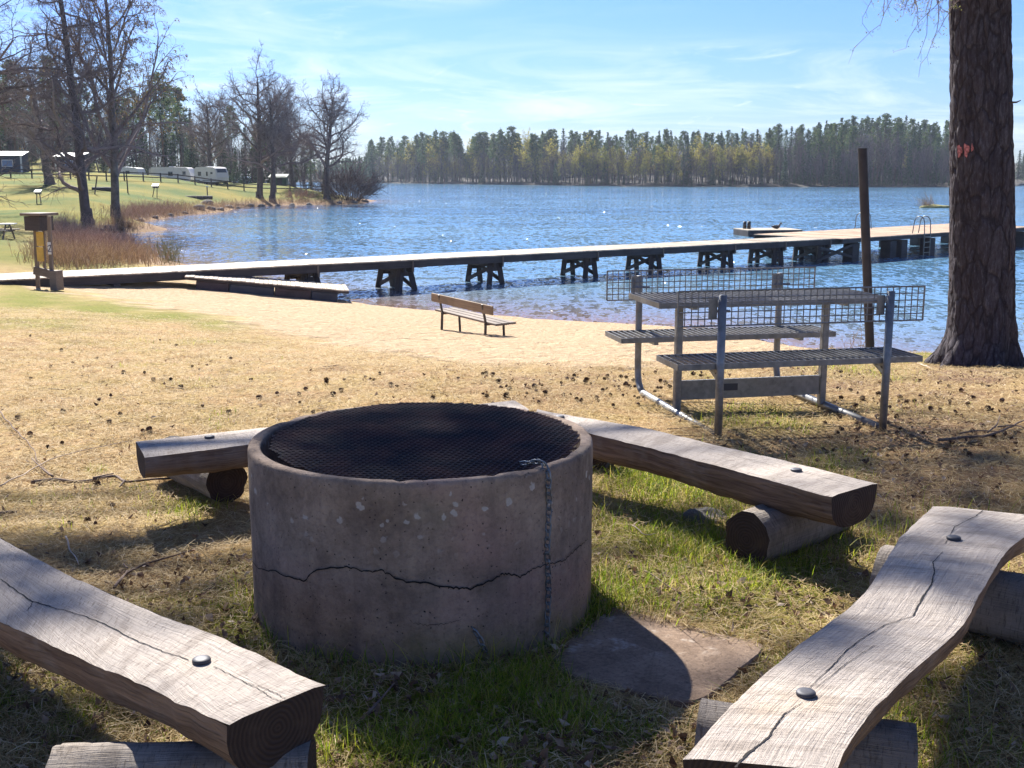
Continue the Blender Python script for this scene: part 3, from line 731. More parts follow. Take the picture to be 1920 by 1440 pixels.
# ---- split-log benches
def split_log(b, L, R, th, seed, n=70):
    L, R = resample(L, n), resample(R, n)
    mid = (L + R) / 2; w = np.linalg.norm(R - L, axis=1); S = np.concatenate([[0], np.cumsum(np.linalg.norm(np.diff(mid, axis=0), axis=1))])
    th = np.broadcast_to(np.asarray(th, float), (n,)) * (1 + .07 * vnoise(np.stack([S * 3, S * 0 + seed], -1), 1, seed))
    L = L + (R - L) / w[:, None] * (.006 * vnoise(np.stack([S * 14, S * 0 + 1], -1), 1, seed) + .003 * vnoise(np.stack([S * 45, S * 0 + 1], -1), 1, seed))[:, None]
    R = R + (R - L) / w[:, None] * (.006 * vnoise(np.stack([S * 14, S * 0 + 5], -1), 1, seed) + .003 * vnoise(np.stack([S * 45, S * 0 + 6], -1), 1, seed))[:, None]
    m = 9; f = np.linspace(0, 1, m)
    top = L[:, None] + (R - L)[:, None] * f[None, :, None]
    top[:, [0, -1], 2] -= .005
    Ut = np.stack([np.repeat(S, m) + seed * 3, (f[None] * w[:, None]).ravel(), np.zeros(n * m)], -1)
    i = np.arange(n - 1)[:, None] * m; j = np.arange(m - 1)[None]
    b.add(top.reshape(-1, 3), [np.stack([i + j, i + j + 1, i + m + j + 1, i + m + j], -1).reshape(-1, 4)], Ut, 0)
    k = 17; a = np.linspace(0, PI, k); ss = np.sign(np.cos(a)) * np.abs(np.cos(a)) ** .62
    side = mid[:, None] + (L - R)[:, None] * (ss[None, :, None] / 2) + np.stack([0 * a, 0 * a, -np.sin(a) ** .75], -1)[None] * th[:, None, None]
    side[:, [0, -1], 2] -= .005
    inner = (np.sin(a) > .05)[None, :, None]
    nz = fbm(side.reshape(-1, 3) * [1, 1, 1], 9, 3, seed + 2).reshape(n, k, 1) * inner
    out = side - mid[:, None]; out /= np.linalg.norm(out, axis=2, keepdims=True)
    side = side + out * nz * .007
    Us = np.stack([np.repeat(S, k) + seed, np.tile(a * .2, n), np.zeros(n * k)], -1)
    i = np.arange(n - 1)[:, None] * k; j = np.arange(k - 1)[None]
    b.add(side.reshape(-1, 3), [np.stack([i + j, i + k + j, i + k + j + 1, i + j + 1], -1).reshape(-1, 4)], Us, 1)
    for e, flip in ((0, False), (n - 1, True)):
        c = mid[e] - [0, 0, th[e] * .42]; rim = np.concatenate([side[e], top[e][-2:0:-1]])
        V = np.concatenate([c[None], c + (rim - c) * .55, rim]); q = len(rim); ii = np.arange(q); kk = (ii + 1) % q
        T = np.stack([0 * ii, 1 + ii, 1 + kk], -1); Q = np.stack([1 + ii, 1 + q + ii, 1 + q + kk, 1 + kk], -1)
        if flip: T, Q = T[:, ::-1], Q[:, ::-1]
        uu = np.stack([(V - c) @ ((R[e] - L[e]) / w[e]), V[:, 2] - c[2], 0 * V[:, 0]], -1)
        b.add(V, [T, Q], uu, 2)
    return mid, S
def flat_crack(b, pts, wds, seed, mi=3, up=.0016):
    pts = np.asarray(pts, float); n = len(pts) * 10; t = np.linspace(0, 1, n); s = np.linspace(0, 1, len(pts))
    P = np.stack([np.interp(t, s, pts[:, k]) for k in range(3)], -1); w = np.interp(t, s, wds)
    d = np.gradient(P, axis=0); nrm = np.stack([-d[:, 1], d[:, 0], 0 * t], -1); nrm /= np.linalg.norm(nrm, axis=1, keepdims=True) + 1e-9
    P = P + nrm * (.0022 * vnoise(np.stack([t * 7 * len(pts), 0 * t], -1), 1, seed) + .001 * vnoise(np.stack([t * 24 * len(pts), 0 * t], -1), 1, seed))[:, None]; P[:, 2] += up
    w = w * (.5 + .7 * np.abs(vnoise(np.stack([t * 9 * len(pts), 0 * t], -1), 1, seed + 2)))
    V = np.concatenate([P + nrm * w[:, None], P - nrm * w[:, None]]); i = np.arange(n - 1)
    b.add(V, [np.stack([i, i + n, i + n + 1, i + 1], -1)], None, mi)
def log_mesh(p, q, r, seed, n=26, k=28, taper=1.0):
    p, q = np.asarray(p, float), np.asarray(q, float); t = np.linspace(0, 1, n)
    pts = p + (q - p) * t[:, None]; V, P, U = tube(pts, r * (1 + (taper - 1) * t), k)
    A = axes_from(q - p); rel = V - np.repeat(pts, k, 0)
    V = V + rel / r * (.010 * fbm(np.stack([U[:, 0] * .8, np.cos(U[:, 2]) * .5, np.sin(U[:, 2]) * .5], -1), 4, 3, seed) + .004 * fbm(np.stack([U[:, 0] * .5, np.cos(U[:, 2]) * 1.0, np.sin(U[:, 2]) * 1.0], -1), 14, 2, seed))[:, None]
    b = MB(); U = U.copy(); U[:, 0] += seed; b.add(V, P, U, 0)
    for e, fl in ((0, False), (n - 1, True)):
        rim = V[e * k:(e + 1) * k]; c = rim.mean(0) + A[0] * (-.004 if e == 0 else .004)
        W = np.concatenate([c[None], c + (rim - c) * .9, rim]); ii = np.arange(k); kk = (ii + 1) % k
        T = np.stack([0 * ii, 1 + kk, 1 + ii], -1); Q = np.stack([1 + ii, 1 + kk, 1 + k + kk, 1 + k + ii], -1)
        if fl: T, Q = T[:, ::-1], Q[:, ::-1]
        b.add(W, [T, Q], np.stack([(W - c) @ A[1], (W - c) @ A[2], 0 * W[:, 0]], -1), 1)
    return b
def bolt_mesh(c, r=.0225, h=.008):
    V, P, U = lathe([(r * .98, -.002), (r, .003), (r, h - .003), (r * .93, h), (r * .5, h + .0012), (.0005, h + .0015)], 24)
    return MB().add(V + c, P, U)
SEAT = .33
def bench(label, Lpx, Rpx, th, bolts, cracks, logs, seed, extL=None, extR=None, z=SEAT):
    L = [atz(a, b_, z) for a, b_ in Lpx]; R = [atz(a, b_, z) for a, b_ in Rpx]
    if extL is not None: L, R = (L + [np.array(v) for v in extL]), (R + [np.array(v) for v in extR])
    base = (np.array(L).mean(0) + np.array(R).mean(0)) / 2; base[2] = 0
    t = thing('log_bench', label, 'bench', base, 0, 'split log benches round the fire ring')
    b = MB(); split_log(b, L, R, th, seed)
    for pts, w in cracks: flat_crack(b, [atz(a, b_, z) for a, b_ in pts], w, seed)
    for i in range(len(b.V)): b.V[i] = b.V[i] - base
    b.obj('seat', [M_TOP, M_SIDE, M_END, M_CRACK], t, True)
    for c in bolts:
        q = atz(c[0], c[1], z) - base; bolt_mesh(q + [0, 0, .001]).obj('bolt', M_BOLT, t, True)
    for k, (p, q, r) in enumerate(logs):
        lb = log_mesh(np.array(p) - base, np.array(q) - base, r, seed + k)
        lb.obj('support_log', [M_LOG, M_END], t, True)
    return t
lr = .105
# near left
A0, A1 = atz(0, 1005, SEAT), atz(0, 1165, SEAT); dA = atz(0, 1005, SEAT) - atz(300, 1148, SEAT); dA = dA / np.linalg.norm(dA)
bench('weathered split log bench in the near left corner with one long crack', [(605, 1283), (433, 1200), (267, 1137), (110, 1067), (0, 1005)], [(427, 1357), (333, 1313), (180, 1243), (90, 1203), (0, 1165)], .135,
      [(378, 1241)], [([(0, 1086), (30, 1108), (60, 1128), (100, 1140), (150, 1153), (200, 1172), (250, 1200), (300, 1220), (355, 1238)], [.002, .003, .0035, .0025, .0022, .0026, .0026, .0024, .0018]), ([(400, 1250), (440, 1270), (480, 1290), (515, 1312), (528, 1316)], [.001, .0015, .0012, .0012, .001]), ([(455, 1278), (495, 1290), (520, 1302), (534, 1311)], [.0006, .0012, .0012, .001]),
                       ([(60, 1128), (58, 1138), (50, 1146)], [.001, .002, .001])],
      [(atz(105, 1484, .10), atz(585, 1468, .10), .105), ((A0 + A1) / 2 + dA * .45 - [.25, .25, .235], (A0 + A1) / 2 + dA * .45 + [.05, .05, -.235], .1)], 3,
      [A0 + dA * .3, A0 + dA * .65], [A1 + dA * .3, A1 + dA * .65])
# far left, behind the ring
bench('long split log bench behind the ring, its bright left end showing', [(254, 826), (962, 749)], [(271, 856), (992, 767)], .125,
      [(393, 821)], [([(259, 838), (330, 828), (385, 822)], [.0014, .0012, .001]), ([(402, 820), (440, 815), (480, 809)], [.001, .0012, .001])],
      [(atz(425, 903, .115), atz(352, 882, .115) + [-.16, .28, 0], .10), (atz(850, 800, .1), atz(838, 790, .1), .1)], 11)
# right, behind the ring
bench('split log bench slanting right behind the ring, dark half-round end near the table', [(1106, 811), (1202, 834), (1353, 874), (1559, 930)][::-1] + [(1000, 784)], [(1050, 774), (1217, 802), (1353, 835), (1490, 866), (1646, 905)][::-1] + [(1008, 766)], .15,
      [(1493, 883), (1050, 783)], [([(1480, 884), (1430, 868), (1380, 856)], [.0006, .001, .0006]), ([(1505, 886), (1560, 900), (1610, 912)], [.0006, .0012, .0008])],
      [(atz(1400, 1012, .105), atz(1500, 985, .105) + [.22, .26, 0], .105), (atz(1110, 850, .1), atz(1135, 842, .1), .1)], 23)
# near right, curved
Dl = [(1280, 1420), (1348, 1343), (1406, 1285), (1493, 1209), (1565, 1158), (1616, 1117), (1657, 1057), (1688, 1003), (1751, 947)]
Dr = [(1565, 1446), (1583, 1404), (1637, 1328), (1709, 1256), (1803, 1176), (1850, 1090), (1886, 1032), (1925, 1000), (1990, 972)]
bench('wavy weathered split log bench curving through the near right corner', Dr, Dl, .11,
      [(1788, 1011), (1511, 1303)], [([(1378, 1440), (1400, 1415), (1440, 1385), (1455, 1360), (1470, 1340), (1505, 1318)], [.003, .0032, .0025, .0025, .002, .001]), ([(1515, 1292), (1560, 1250), (1590, 1218), (1625, 1192), (1660, 1172), (1712, 1156)], [.0006, .0014, .0016, .0014, .0014, .0016]),
                                     ([(1530, 1290), (1580, 1250), (1640, 1210)], [.0004, .001, .0006]), ([(1712, 1156), (1730, 1120), (1746, 1098), (1752, 1072), (1749, 1055), (1768, 1035)], [.0028, .0026, .0022, .002, .0018, .0012]), ([(1772, 1020), (1790, 988), (1830, 968), (1842, 958)], [.0008, .0012, .0016, .002])],
      [(atz(1310, 1385, .1) + [0, 0, 0], atz(1620, 1440, .1) + [.12, .0, 0], .1), (atz(1652, 1085, .1), atz(1990, 1160, .1), .115)], 37)

# ---- half-buried stone near the right bench
def rock_mesh(c, s, seed, n=14, m=20):
    th = np.linspace(.02, PI - .02, n); ph = np.arange(m) * 2 * PI / m
    D = np.stack([np.sin(th)[:, None] * np.cos(ph), np.sin(th)[:, None] * np.sin(ph), np.repeat(np.cos(th)[:, None], m, 1)], -1).reshape(-1, 3)
    r = 1 + .28 * fbm(D, 1.3, 3, seed) + .05 * fbm(D, 6, 2, seed)
    i = np.arange(n - 1)[:, None] * m; j = np.arange(m)[None]; k = (j + 1) % m
    return MB().add(D * r[:, None] * s + c, [np.stack([i + j, i + m + j, i + m + k, i + k], -1).reshape(-1, 4)], D)
M_ROCK = m_plain('grey_stone', (.16, .145, .13), .9, 0, .45, 8, .5, 30)
c = hit(1318, 970); o = rock_mesh(c - [0, 0, .03], np.array([.13, .10, .06]), 5).obj('stone', M_ROCK, smooth=True, loc=c); tag(o, 'half buried grey stone in the shade under the slanting bench', 'stone')

# ---- steel picnic table
pt = thing('picnic_table', 'galvanised steel picnic table with mesh backrests standing on two tubes', 'picnic table', (1.54, 7.10, -.012), math.radians(12))
def grating(x0, x1, y0, y1, z, n):
    b = MB()
    for y in (y0, y1): b.add(*box(((x0 + x1) / 2, y, z), (x1 - x0, .005, .034)))
    for x in (x0, x1): b.add(*box((x, (y0 + y1) / 2, z), (.005, y1 - y0 - .006, .034)))
    for i in range(1, n):
        x = x0 + (x1 - x0) * i / n; b.add(*box((x, (y0 + y1) / 2, z + .004), (.0055, y1 - y0 - .006, .024)))
    for q in (1 / 3, 2 / 3): b.add(*tube([(x0, y0 + (y1 - y0) * q, z + .002), (x1, y0 + (y1 - y0) * q, z + .002)], .003, 6))
    return b
SX = .765
grating(-.74, .78, -.31, .29, .735, 38).obj('tabletop', M_GALV, pt)
grating(-SX, SX, -.715, -.345, .43, 37).obj('seat', M_GALV, pt)
grating(-SX, SX, .345, .715, .43, 37).obj('seat', M_GALV, pt)
for sy in (-1, 1):
    b = MB(); y = sy * .69
    for i, z in enumerate(np.linspace(.66, .86, 6)): b.add(*tube([(-SX, y, z), (SX, y, z)], .0055 if i in (0, 5) else .0036, 6))
    for i, x in enumerate(np.linspace(-SX, SX, 39)): b.add(*tube([(x, y + .004, .66), (x, y + .004, .86)], .0055 if i in (0, 38) else .0034, 6))
    b.obj('backrest', M_GALV, pt, True)
for sx in (-1, 1):
    for sy in (-1, 1):
        x, y = sx * .52, sy * .735
        b = MB()
        if sy < 0: pts = [(x, y, -.03), (x, y, .3), (x, y + .0, .84)]
        else: pts = [(x, y - .13, .02), (x, y - .05, .035), (x, y - .012, .08), (x, y, .16), (x, y, .45), (x, y, .82)]
        b.add(*tube(resample(pts, 14) if sy > 0 else pts, .023, 16, True)); b.obj('post', M_GALV, pt, True)
        b = MB(); b.add(*box((x - sx * .0 - .045, sy * .706, .76), (.05, .006, .11))); b.add(*tube([(x - .05, sy * .70, .745), (x + .06, sy * .70, .745)], .008, 6, True)); b.obj('backrest_bracket', M_GALV, pt)
        b = MB(); b.add(*beam((x, sy * .73, .36), (x, sy * .73 - sy * .12, .405), .03, .03)); b.add(*beam((x, sy * .72, .402), (x, sy * .36, .402), .03, .02)); b.obj('seat_bracket', M_GALV, pt)
    b = MB(); b.add(*tube([(sx * .52, -.735, .02), (sx * .52, .62, .02)], .024, 16, True)); b.obj('base_tube', M_GALV, pt, True)
    b = MB(); b.add(*box((sx * .50, 0, .37), (.045, .045, .70), None, .006)); b.obj('table_leg', M_GALV, pt)
    b = MB(); b.add(*box((sx * .50, 0, .708), (.03, .54, .014))); b.obj('top_bracket', M_GALV, pt)
b = MB(); b.add(*box((0, 0, .155), (.95, .022, .125))); cr = b.obj('cross_rail', M_GALV, pt)
b = MB(); b.add(*box((-.16, -.0125, .165), (.13, .003, .045), None)); b.obj('name_plate', m_plain('plate_dark', (.05, .05, .06), .6), cr)

# ---- brown pole behind the table
pb = hit(1632, 676); d = pb[1]; ptop = aty(1617, 279, d)
b = MB(); b.add(*tube([pb + [0, 0, -.2], pb, pb + (ptop - pb) * .5, ptop], .050, 18, True)); b.add(*tube([ptop - [0, 0, .02], ptop + [0, 0, .006]], .052, 18, True))
o = b.obj('pole', M_RUSTPIPE, smooth=False, loc=pb); tag(o, 'slim brown pole leaning slightly left behind the picnic table', 'pole')
# ================================================================== TREES
M_TWIG = m_island('bare_bark', [(0, (.12, .09, .092)), (.5, (.20, .15, .145)), (1, (.32, .245, .22))], .9)
M_FTWIG = m_island('far_twigs', [(0, (.06, .046, .056)), (.5, (.115, .085, .095)), (1, (.20, .15, .145))], .9)
M_FTRUNK = m_plain('far_trunk', (.07, .055, .06), .95, 0, .4, 1)
M_TRUNK = m_plain('dark_trunk', (.10, .078, .075), .95, 0, .4, 3, .5, 12)
M_BIRCHBARK = m_plain('birch_trunk', (.13, .115, .105), .9, 0, .6, 2.5, .3, 10)
M_BUD = m_island('birch_catkins', [(0, (.12, .08, .03)), (.6, (.25, .16, .06)), (1, (.33, .25, .09))], .8, .3)
M_YOUNG = m_island('young_leaves', [(0, (.14, .16, .025)), (.5, (.28, .27, .04)), (1, (.42, .36, .06))], .7, .4)
M_YELLOW = m_island('yellow_spring_leaves', [(0, (.30, .26, .04)), (.5, (.48, .42, .07)), (1, (.58, .52, .12))], .8, .5)
M_NEEDLE = m_island('pine_needles', [(0, (.040, .082, .036)), (.5, (.080, .135, .055)), (1, (.17, .195, .07))], .8, .4)
M_SPRUCE = m_island('spruce_needles', [(0, (.022, .046, .030)), (.5, (.042, .080, .046)), (1, (.085, .12, .058))], .8, .3)
M_PTRUNK = m_plain('pine_trunk_far', (.13, .075, .05), .95, 0, .5, .6)
M_BRUSH = m_island('brown_brush', [(0, (.24, .15, .12)), (.5, (.46, .32, .25)), (1, (.66, .50, .39))], .9, .35)
M_REED = m_island('dry_reed', [(0, (.30, .20, .12)), (.5, (.54, .39, .24)), (1, (.72, .57, .38))], .85, .35)

def nrm(v): return v / (np.linalg.norm(v) + 1e-12)
def grow(rng, p, d, L, r, lev, spec, out):
    """one branch and everything that springs from it; spec[lev] = (segments, wander, lift, children, child length, angle, first child at)"""
    sg, wan, lift, nc, cl, ang, t0 = spec[lev][:7]
    drop = spec[lev][7] if len(spec[lev]) > 7 else 0
    pts = [p]; dirs = [d]; st = L / sg
    for i in range(sg):
        d = nrm(d + rng.normal(0, wan, 3) + np.array([0, 0, lift - drop * (i / sg)]))
        p = p + d * st; pts.append(p); dirs.append(d)
    pts = np.array(pts); m = len(pts); f = np.linspace(0, 1, m)
    rr = r * (1 - f * (.72 if lev < len(spec) - 1 else .5))
    out.append((lev, pts, rr))
    if lev + 1 >= len(spec): return
    k = max(1, int(nc * rng.uniform(.8, 1.2)))
    phi = rng.uniform(0, 6.28)
    for c in range(k):
        t = t0 + (1 - t0) * (c + rng.uniform(.1, .9)) / k
        if c == k - 1: t = 1.0
        x = t * (m - 1); i = min(int(x), m - 2); q = pts[i] + (pts[i + 1] - pts[i]) * (x - i); dd = dirs[min(i + 1, m - 1)]
        phi += 2.4 + rng.normal(0, .5)
        A = axes_from(dd, (.2, .3, 1)); side = A[1] * math.cos(phi) + A[2] * math.sin(phi)
        a = ang * rng.uniform(.7, 1.25) * (.45 if t == 1.0 else 1)
        nd = nrm(dd * math.cos(a) + side * math.sin(a))
        ll = cl * L * rng.uniform(.65, 1.25) * (1.12 - .55 * (t - t0) / (1 - t0 + 1e-6))
        rc = min(np.interp(t, f, rr) * .72, .016 * ll + .004) if lev else np.interp(t, f, rr) * .55
        grow(rng, q, nd, ll, max(rc, spec[-1][8] if len(spec[-1]) > 8 else .006), lev + 1, spec, out)
def branches_mesh(out, sides=(10, 6, 4, 3, 3), split=1, rmin=0.0):
    tr, cr = MB(), MB()
    for lev, pts, rr in out:
        (tr if lev < split else cr).add(*tube(pts, np.maximum(rr, rmin), sides[min(lev, len(sides) - 1)]))
    return tr, cr
def cards(rng, P, size, n_per=1, spread=0.0, up=.3, aspect=.55, droop=None):
    """many small leaf-shaped faces (one quad each) round the points P"""
    P = np.repeat(np.asarray(P, float), n_per, 0); n = len(P)
    P = P + rng.normal(0, 1, (n, 3)) * spread
    a = rng.normal(0, 1, (n, 3)); a[:, 2] = np.abs(a[:, 2]) * up if droop is None else -np.abs(a[:, 2]) * droop
    a /= np.linalg.norm(a, axis=1, keepdims=True); b = np.cross(a, rng.normal(0, 1, (n, 3))); b /= np.linalg.norm(b, axis=1, keepdims=True) + 1e-9
    s = size * rng.uniform(.6, 1.4, (n, 1)); w = s * aspect
    V = np.stack([P - a * s * .5, P + b * w * .5, P + a * s * .5, P - b * w * .5], 1).reshape(-1, 3)
    return V, [np.arange(n * 4).reshape(-1, 4)]
OAK = [(10, .03, .06, 24, .47, 1.0, .30), (8, .22, .06, 11, .46, .85, .12), (6, .28, .06, 8, .46, .8, .1), (4, .28, .05, 5, .58, .75, .1), (3, .25, .03, 0, 0, 0, 0, 0, .012)]
def oak(seed, H=14, r=.42, spec=OAK):
    rng = np.random.default_rng(seed); out = []
    grow(rng, np.array([0, 0, -.3]), nrm(np.array([rng.normal(0, .04), rng.normal(0, .04), 1])), H * .78, r, 0, spec, out)
    # flared foot
    return out
def make_tree(name, label, cat, loc, tr, cr, leaf=None, mats=(None, None, None), group=None, rz=0.0):
    t = thing(name, label, cat, loc, rz, group)
    if tr is not None: tr.obj('trunk', mats[0], t, True)
    if cr is not None: cr.obj('crown', mats[1], t)
    if leaf is not None: leaf.obj('leaves', mats[2], t)
    return t
def foot(tr, r, h=.9):
    V, P, U = lathe([(r * 1.75, -.4), (r * 1.5, 0.0), (r * 1.2, h * .3), (r * 1.05, h * .7), (r * .98, h)], 12)
    V[:, :2] *= 1 + .12 * vnoise(V, 1.3, 3)[:, None]; tr.add(V, P, U)

def put(px, py, d):
    """a tree whose foot is seen at px, py and stands at about d metres"""
    p = aty(px, py, d); return np.array([p[0], p[1], T1(p[0], p[1]) - .05])

# --- tall bare alder and birch on the shore at the left
rng = np.random.default_rng(5)
ALD = [(14, .022, .05, 42, .27, 1.25, .10), (8, .24, .05, 11, .46, .85, .15), (6, .28, .03, 8, .46, .8, .1), (4, .28, .0, 4, .6, .75, .1), (3, .25, -.05, 0, 0, 0, 0, 0, .008)]
out = []; grow(rng, np.array([0, 0, -.3]), nrm(np.array([-.03, 0, 1.])), 19, .36, 0, ALD, out)
tr, cr = branches_mesh(out, (12, 6, 4, 3, 3)); foot(tr, .36)
make_tree('bare_tree', 'tall dark bare tree with many crooked branches on the shore, left of the birch', 'tree', put(163, 413, 80), tr, cr, None, (M_TRUNK, M_TWIG, None))
BIR = [(12, .025, .05, 26, .52, .72, .18), (8, .10, .11, 11, .42, .65, .2), (6, .16, .03, 8, .45, .7, .15, .25), (6, .14, -.02, 4, .55, .6, .1, .75), (6, .10, -.28, 0, 0, 0, 0, .5, .007)]
rng = np.random.default_rng(12); out = []; grow(rng, np.array([0, 0, -.3]), nrm(np.array([.01, 0, 1.])), 15.5, .33, 0, BIR, out)
tr, cr = branches_mesh(out, (12, 6, 4, 3, 3)); foot(tr, .33)
tips = np.concatenate([p[2:] for l, p, r in out if l >= 4 and p[0, 2] > 5]); tips = tips[rng.random(len(tips)) < .5]
V, P = cards(rng, tips, .15, 1, .05, droop=1.5, aspect=.35); lf = MB().add(V, P)
make_tree('birch_tree', 'tall birch on the shore with drooping twigs and brown catkins', 'tree', put(217, 405, 83), tr, cr, lf, (M_BIRCHBARK, M_TWIG, M_BUD))
# --- spreading bare tree further up the lawn, and one whose limbs reach in at the left edge
rng = np.random.default_rng(31); out = []
SPR = [(9, .05, .05, 20, .58, 1.1, .2), (7, .22, .05, 9, .48, .8, .15), (5, .28, .03, 8, .48, .75, .1), (4, .28, .0, 5, .55, .7, .1), (3, .2, -.05, 0, 0, 0, 0, 0, .016)]
grow(rng, np.array([0, 0, -.3]), nrm(np.array([-.08, 0, 1.])), 13, .5, 0, SPR, out); tr, cr = branches_mesh(out, (12, 6, 4, 3, 3)); foot(tr, .5)
make_tree('bare_tree', 'wide bare tree on the lawn in front of the rail fence, near the camp', 'tree', put(92, 336, 128), tr, cr, None, (M_TRUNK, M_TWIG, None))
rng = np.random.default_rng(44); out = []; grow(rng, np.array([0, 0, -.3]), nrm(np.array([.10, 0, 1.])), 15, .45, 0, SPR, out); tr, cr = branches_mesh(out, (12, 6, 4, 3, 3)); foot(tr, .45)
make_tree('bare_tree', 'bare tree cut by the left edge, only its branches reaching in', 'tree', put(-75, 400, 78), tr, cr, None, (M_TRUNK, M_TWIG, None))
# --- bare oaks on the spit
for px, py, d, H, seed, r, lb in ((395, 318, 178, 15.5, 3, .42, 'bare round-crowned tree standing behind the white caravans'), (487, 379, 152, 20.5, 8, .46, 'tallest bare tree on the spit, left one of the close pair'),
                                  (511, 384, 150, 18.2, 15, .42, 'bare tree on the spit, right one of the close pair'), (550, 350, 172, 15.8, 21, .36, 'smaller bare tree behind the close pair, with some dark growth in its crown'), (613, 375, 155, 17.2, 27, .42, 'bare tree nearest the tip of the spit, beside the round brown bush')):
    out = oak(seed, H, r); tr, cr = branches_mesh(out, (10, 6, 4, 3, 3)); foot(tr, r)
    zt = max(p[:, 2].max() for _, p, _ in out)
    s = H / zt
    t = make_tree('oak_tree', lb, 'tree', put(px, py, d), tr, cr, None, (M_TRUNK, M_TWIG, None), 'bare oaks on the spit', rz=seed)
    t.scale = (s, s, s)
# --- low spreading limbs and the bush at the tip
def bush(name, label, loc, R, H, n, seed, mat, group=None, rmin=.008):
    rng = np.random.default_rng(seed); b = MB()
    for k in range(n):
        a = rng.uniform(0, 2 * PI); q = rng.random() ** .5; tilt = q * 1.15
        p = np.array([math.cos(a) * R * .45 * q, math.sin(a) * R * .45 * q, -.1]); d = np.array([math.cos(a) * math.sin(tilt), math.sin(a) * math.sin(tilt), math.cos(tilt)]); L = H * rng.uniform(.6, 1.15) * (1 - .15 * q)
        out = []; grow(rng, p, d, L, .022 * H / 3, 0, [(5, .12, .04, 8, .45, .5, .2), (4, .2, .04, 4, .5, .5, .2), (3, .2, .02, 0, 0, 0, 0, 0, rmin)], out)
        for l, pts, rr in out: b.add(*tube(pts, np.maximum(rr, rmin), 3))
    o = b.obj(name, mat); o.location = loc; tag(o, label, 'bush', group); return o
M_PURPLE = m_island('bush_twigs', [(0, (.055, .035, .038)), (.6, (.10, .062, .058)), (1, (.19, .115, .085))], .9)
c = put(655, 376, 158); bush('bush', 'big round brown leafless bush at the tip of the spit', c, 4.2, 5.0, 130, 4, M_PURPLE, None, .014)
c = put(560, 379, 154); bush('bush', 'low reddish brush by the water between the oaks and the bush', c, 3.0, 1.5, 40, 6, M_BRUSH, None, .012)

# --- conifers and bare trees of the wood behind the camp: a few shapes, many trees
def pine_shape(seed, H=18, cb=.45, R=2.6, r=.2):
    rng = np.random.default_rng(seed); tr, cr, lf = MB(), MB(), MB()
    z = np.linspace(-.4, H * .97, 9); pts = np.stack([.12 * np.sin(z * .4 + seed), .12 * np.cos(z * .33 + seed), z], -1); tr.add(*tube(pts, np.linspace(r, .04, 9), 8))
    n = 26
    for k in range(n):
        f = (k + rng.random()) / n; zz = H * (cb + (1 - cb) * f); L = R * (1 - .72 * f ** 1.4) * rng.uniform(.55, 1.2); a = k * 2.4 + rng.normal(0, .4)
        o = np.array([0, 0, zz]); e = o + np.array([math.cos(a) * L, math.sin(a) * L, L * rng.uniform(-.05, .4)])
        m = (o + e) / 2 + [0, 0, -.08 * L]; bp = np.array([o, m, e]); cr.add(*tube(bp, [.045, .03, .012], 3))
        for q in range(4):
            t = .45 + .55 * (q + rng.random()) / 4; cpt = o + (e - o) * t
            V, P = cards(rng, cpt[None], .52, 17, .32 * (1.2 - .4 * f), up=.8, aspect=.40); lf.add(V, P)
    V, P = cards(rng, np.array([[0, 0, H * .97]]), .42, 30, .3, up=.8, aspect=.28); lf.add(V, P)
    for k in range(5):
        zz = H * cb * rng.uniform(.4, 1); a = rng.uniform(0, 6.3); L = rng.uniform(.4, 1.3); cr.add(*tube([[0, 0, zz], [math.cos(a) * L, math.sin(a) * L, zz - .15]], [.03, .01], 3))
    return tr, cr, lf
def spruce_shape(seed, H=17, R=2.3, r=.18):
    rng = np.random.default_rng(seed); tr, lf = MB(), MB()
    tr.add(*tube([[0, 0, -.4], [0, 0, H * .5], [0, 0, H * .98]], [r, r * .6, .02], 7))
    n = 46
    for k in range(n):
        f = (k + rng.random()) / n; zz = H * (.05 + .95 * f); L = R * (1 - f) ** .85 * rng.uniform(.7, 1.15) + .12
        for q in range(5):
            a = q * 1.257 + k * .9 + rng.normal(0, .25); m = max(2, int(L * 4))
            s = np.linspace(.15, 1, m)[:, None]; P0 = np.array([0, 0, zz]) + s * np.array([math.cos(a) * L, math.sin(a) * L, 0]) - np.array([0, 0, 1]) * (s ** 1.4) * L * .35
            V, P = cards(rng, P0, .50, 2, .12, droop=.8, aspect=.5); lf.add(V, P)
    return tr, None, lf
FBIR = [(9, .04, .05, 16, .34, .55, .30), (5, .12, .08, 7, .5, .6, .15), (4, .18, .02, 5, .55, .6, .1), (3, .18, -.06, 0, 0, 0, 0, 0, .016)]
def bare_shape(seed, H=16, leaf=None, dens=.6, size=.26):
    rng = np.random.default_rng(seed); out = []; grow(rng, np.array([0, 0, -.4]), np.array([0, 0, 1.]), H * .86, .15, 0, FBIR, out)
    tr, cr = branches_mesh(out, (6, 3, 3, 3), 1, .014); lf = None
    if leaf:
        tips = np.concatenate([p[1:] for l, p, r in out if l >= 2]); tips = tips[rng.random(len(tips)) < dens]
        V, P = cards(rng, tips, size, 1, .12, droop=.7, aspect=.55); lf = MB().add(V, P)
    return tr, cr, lf
def meshes(shape, mats):
    return [(nm, s.mesh(nm, m, nm == 'trunk')) for nm, s, m in zip(('trunk', 'crown', 'leaves'), shape, mats) if s is not None]
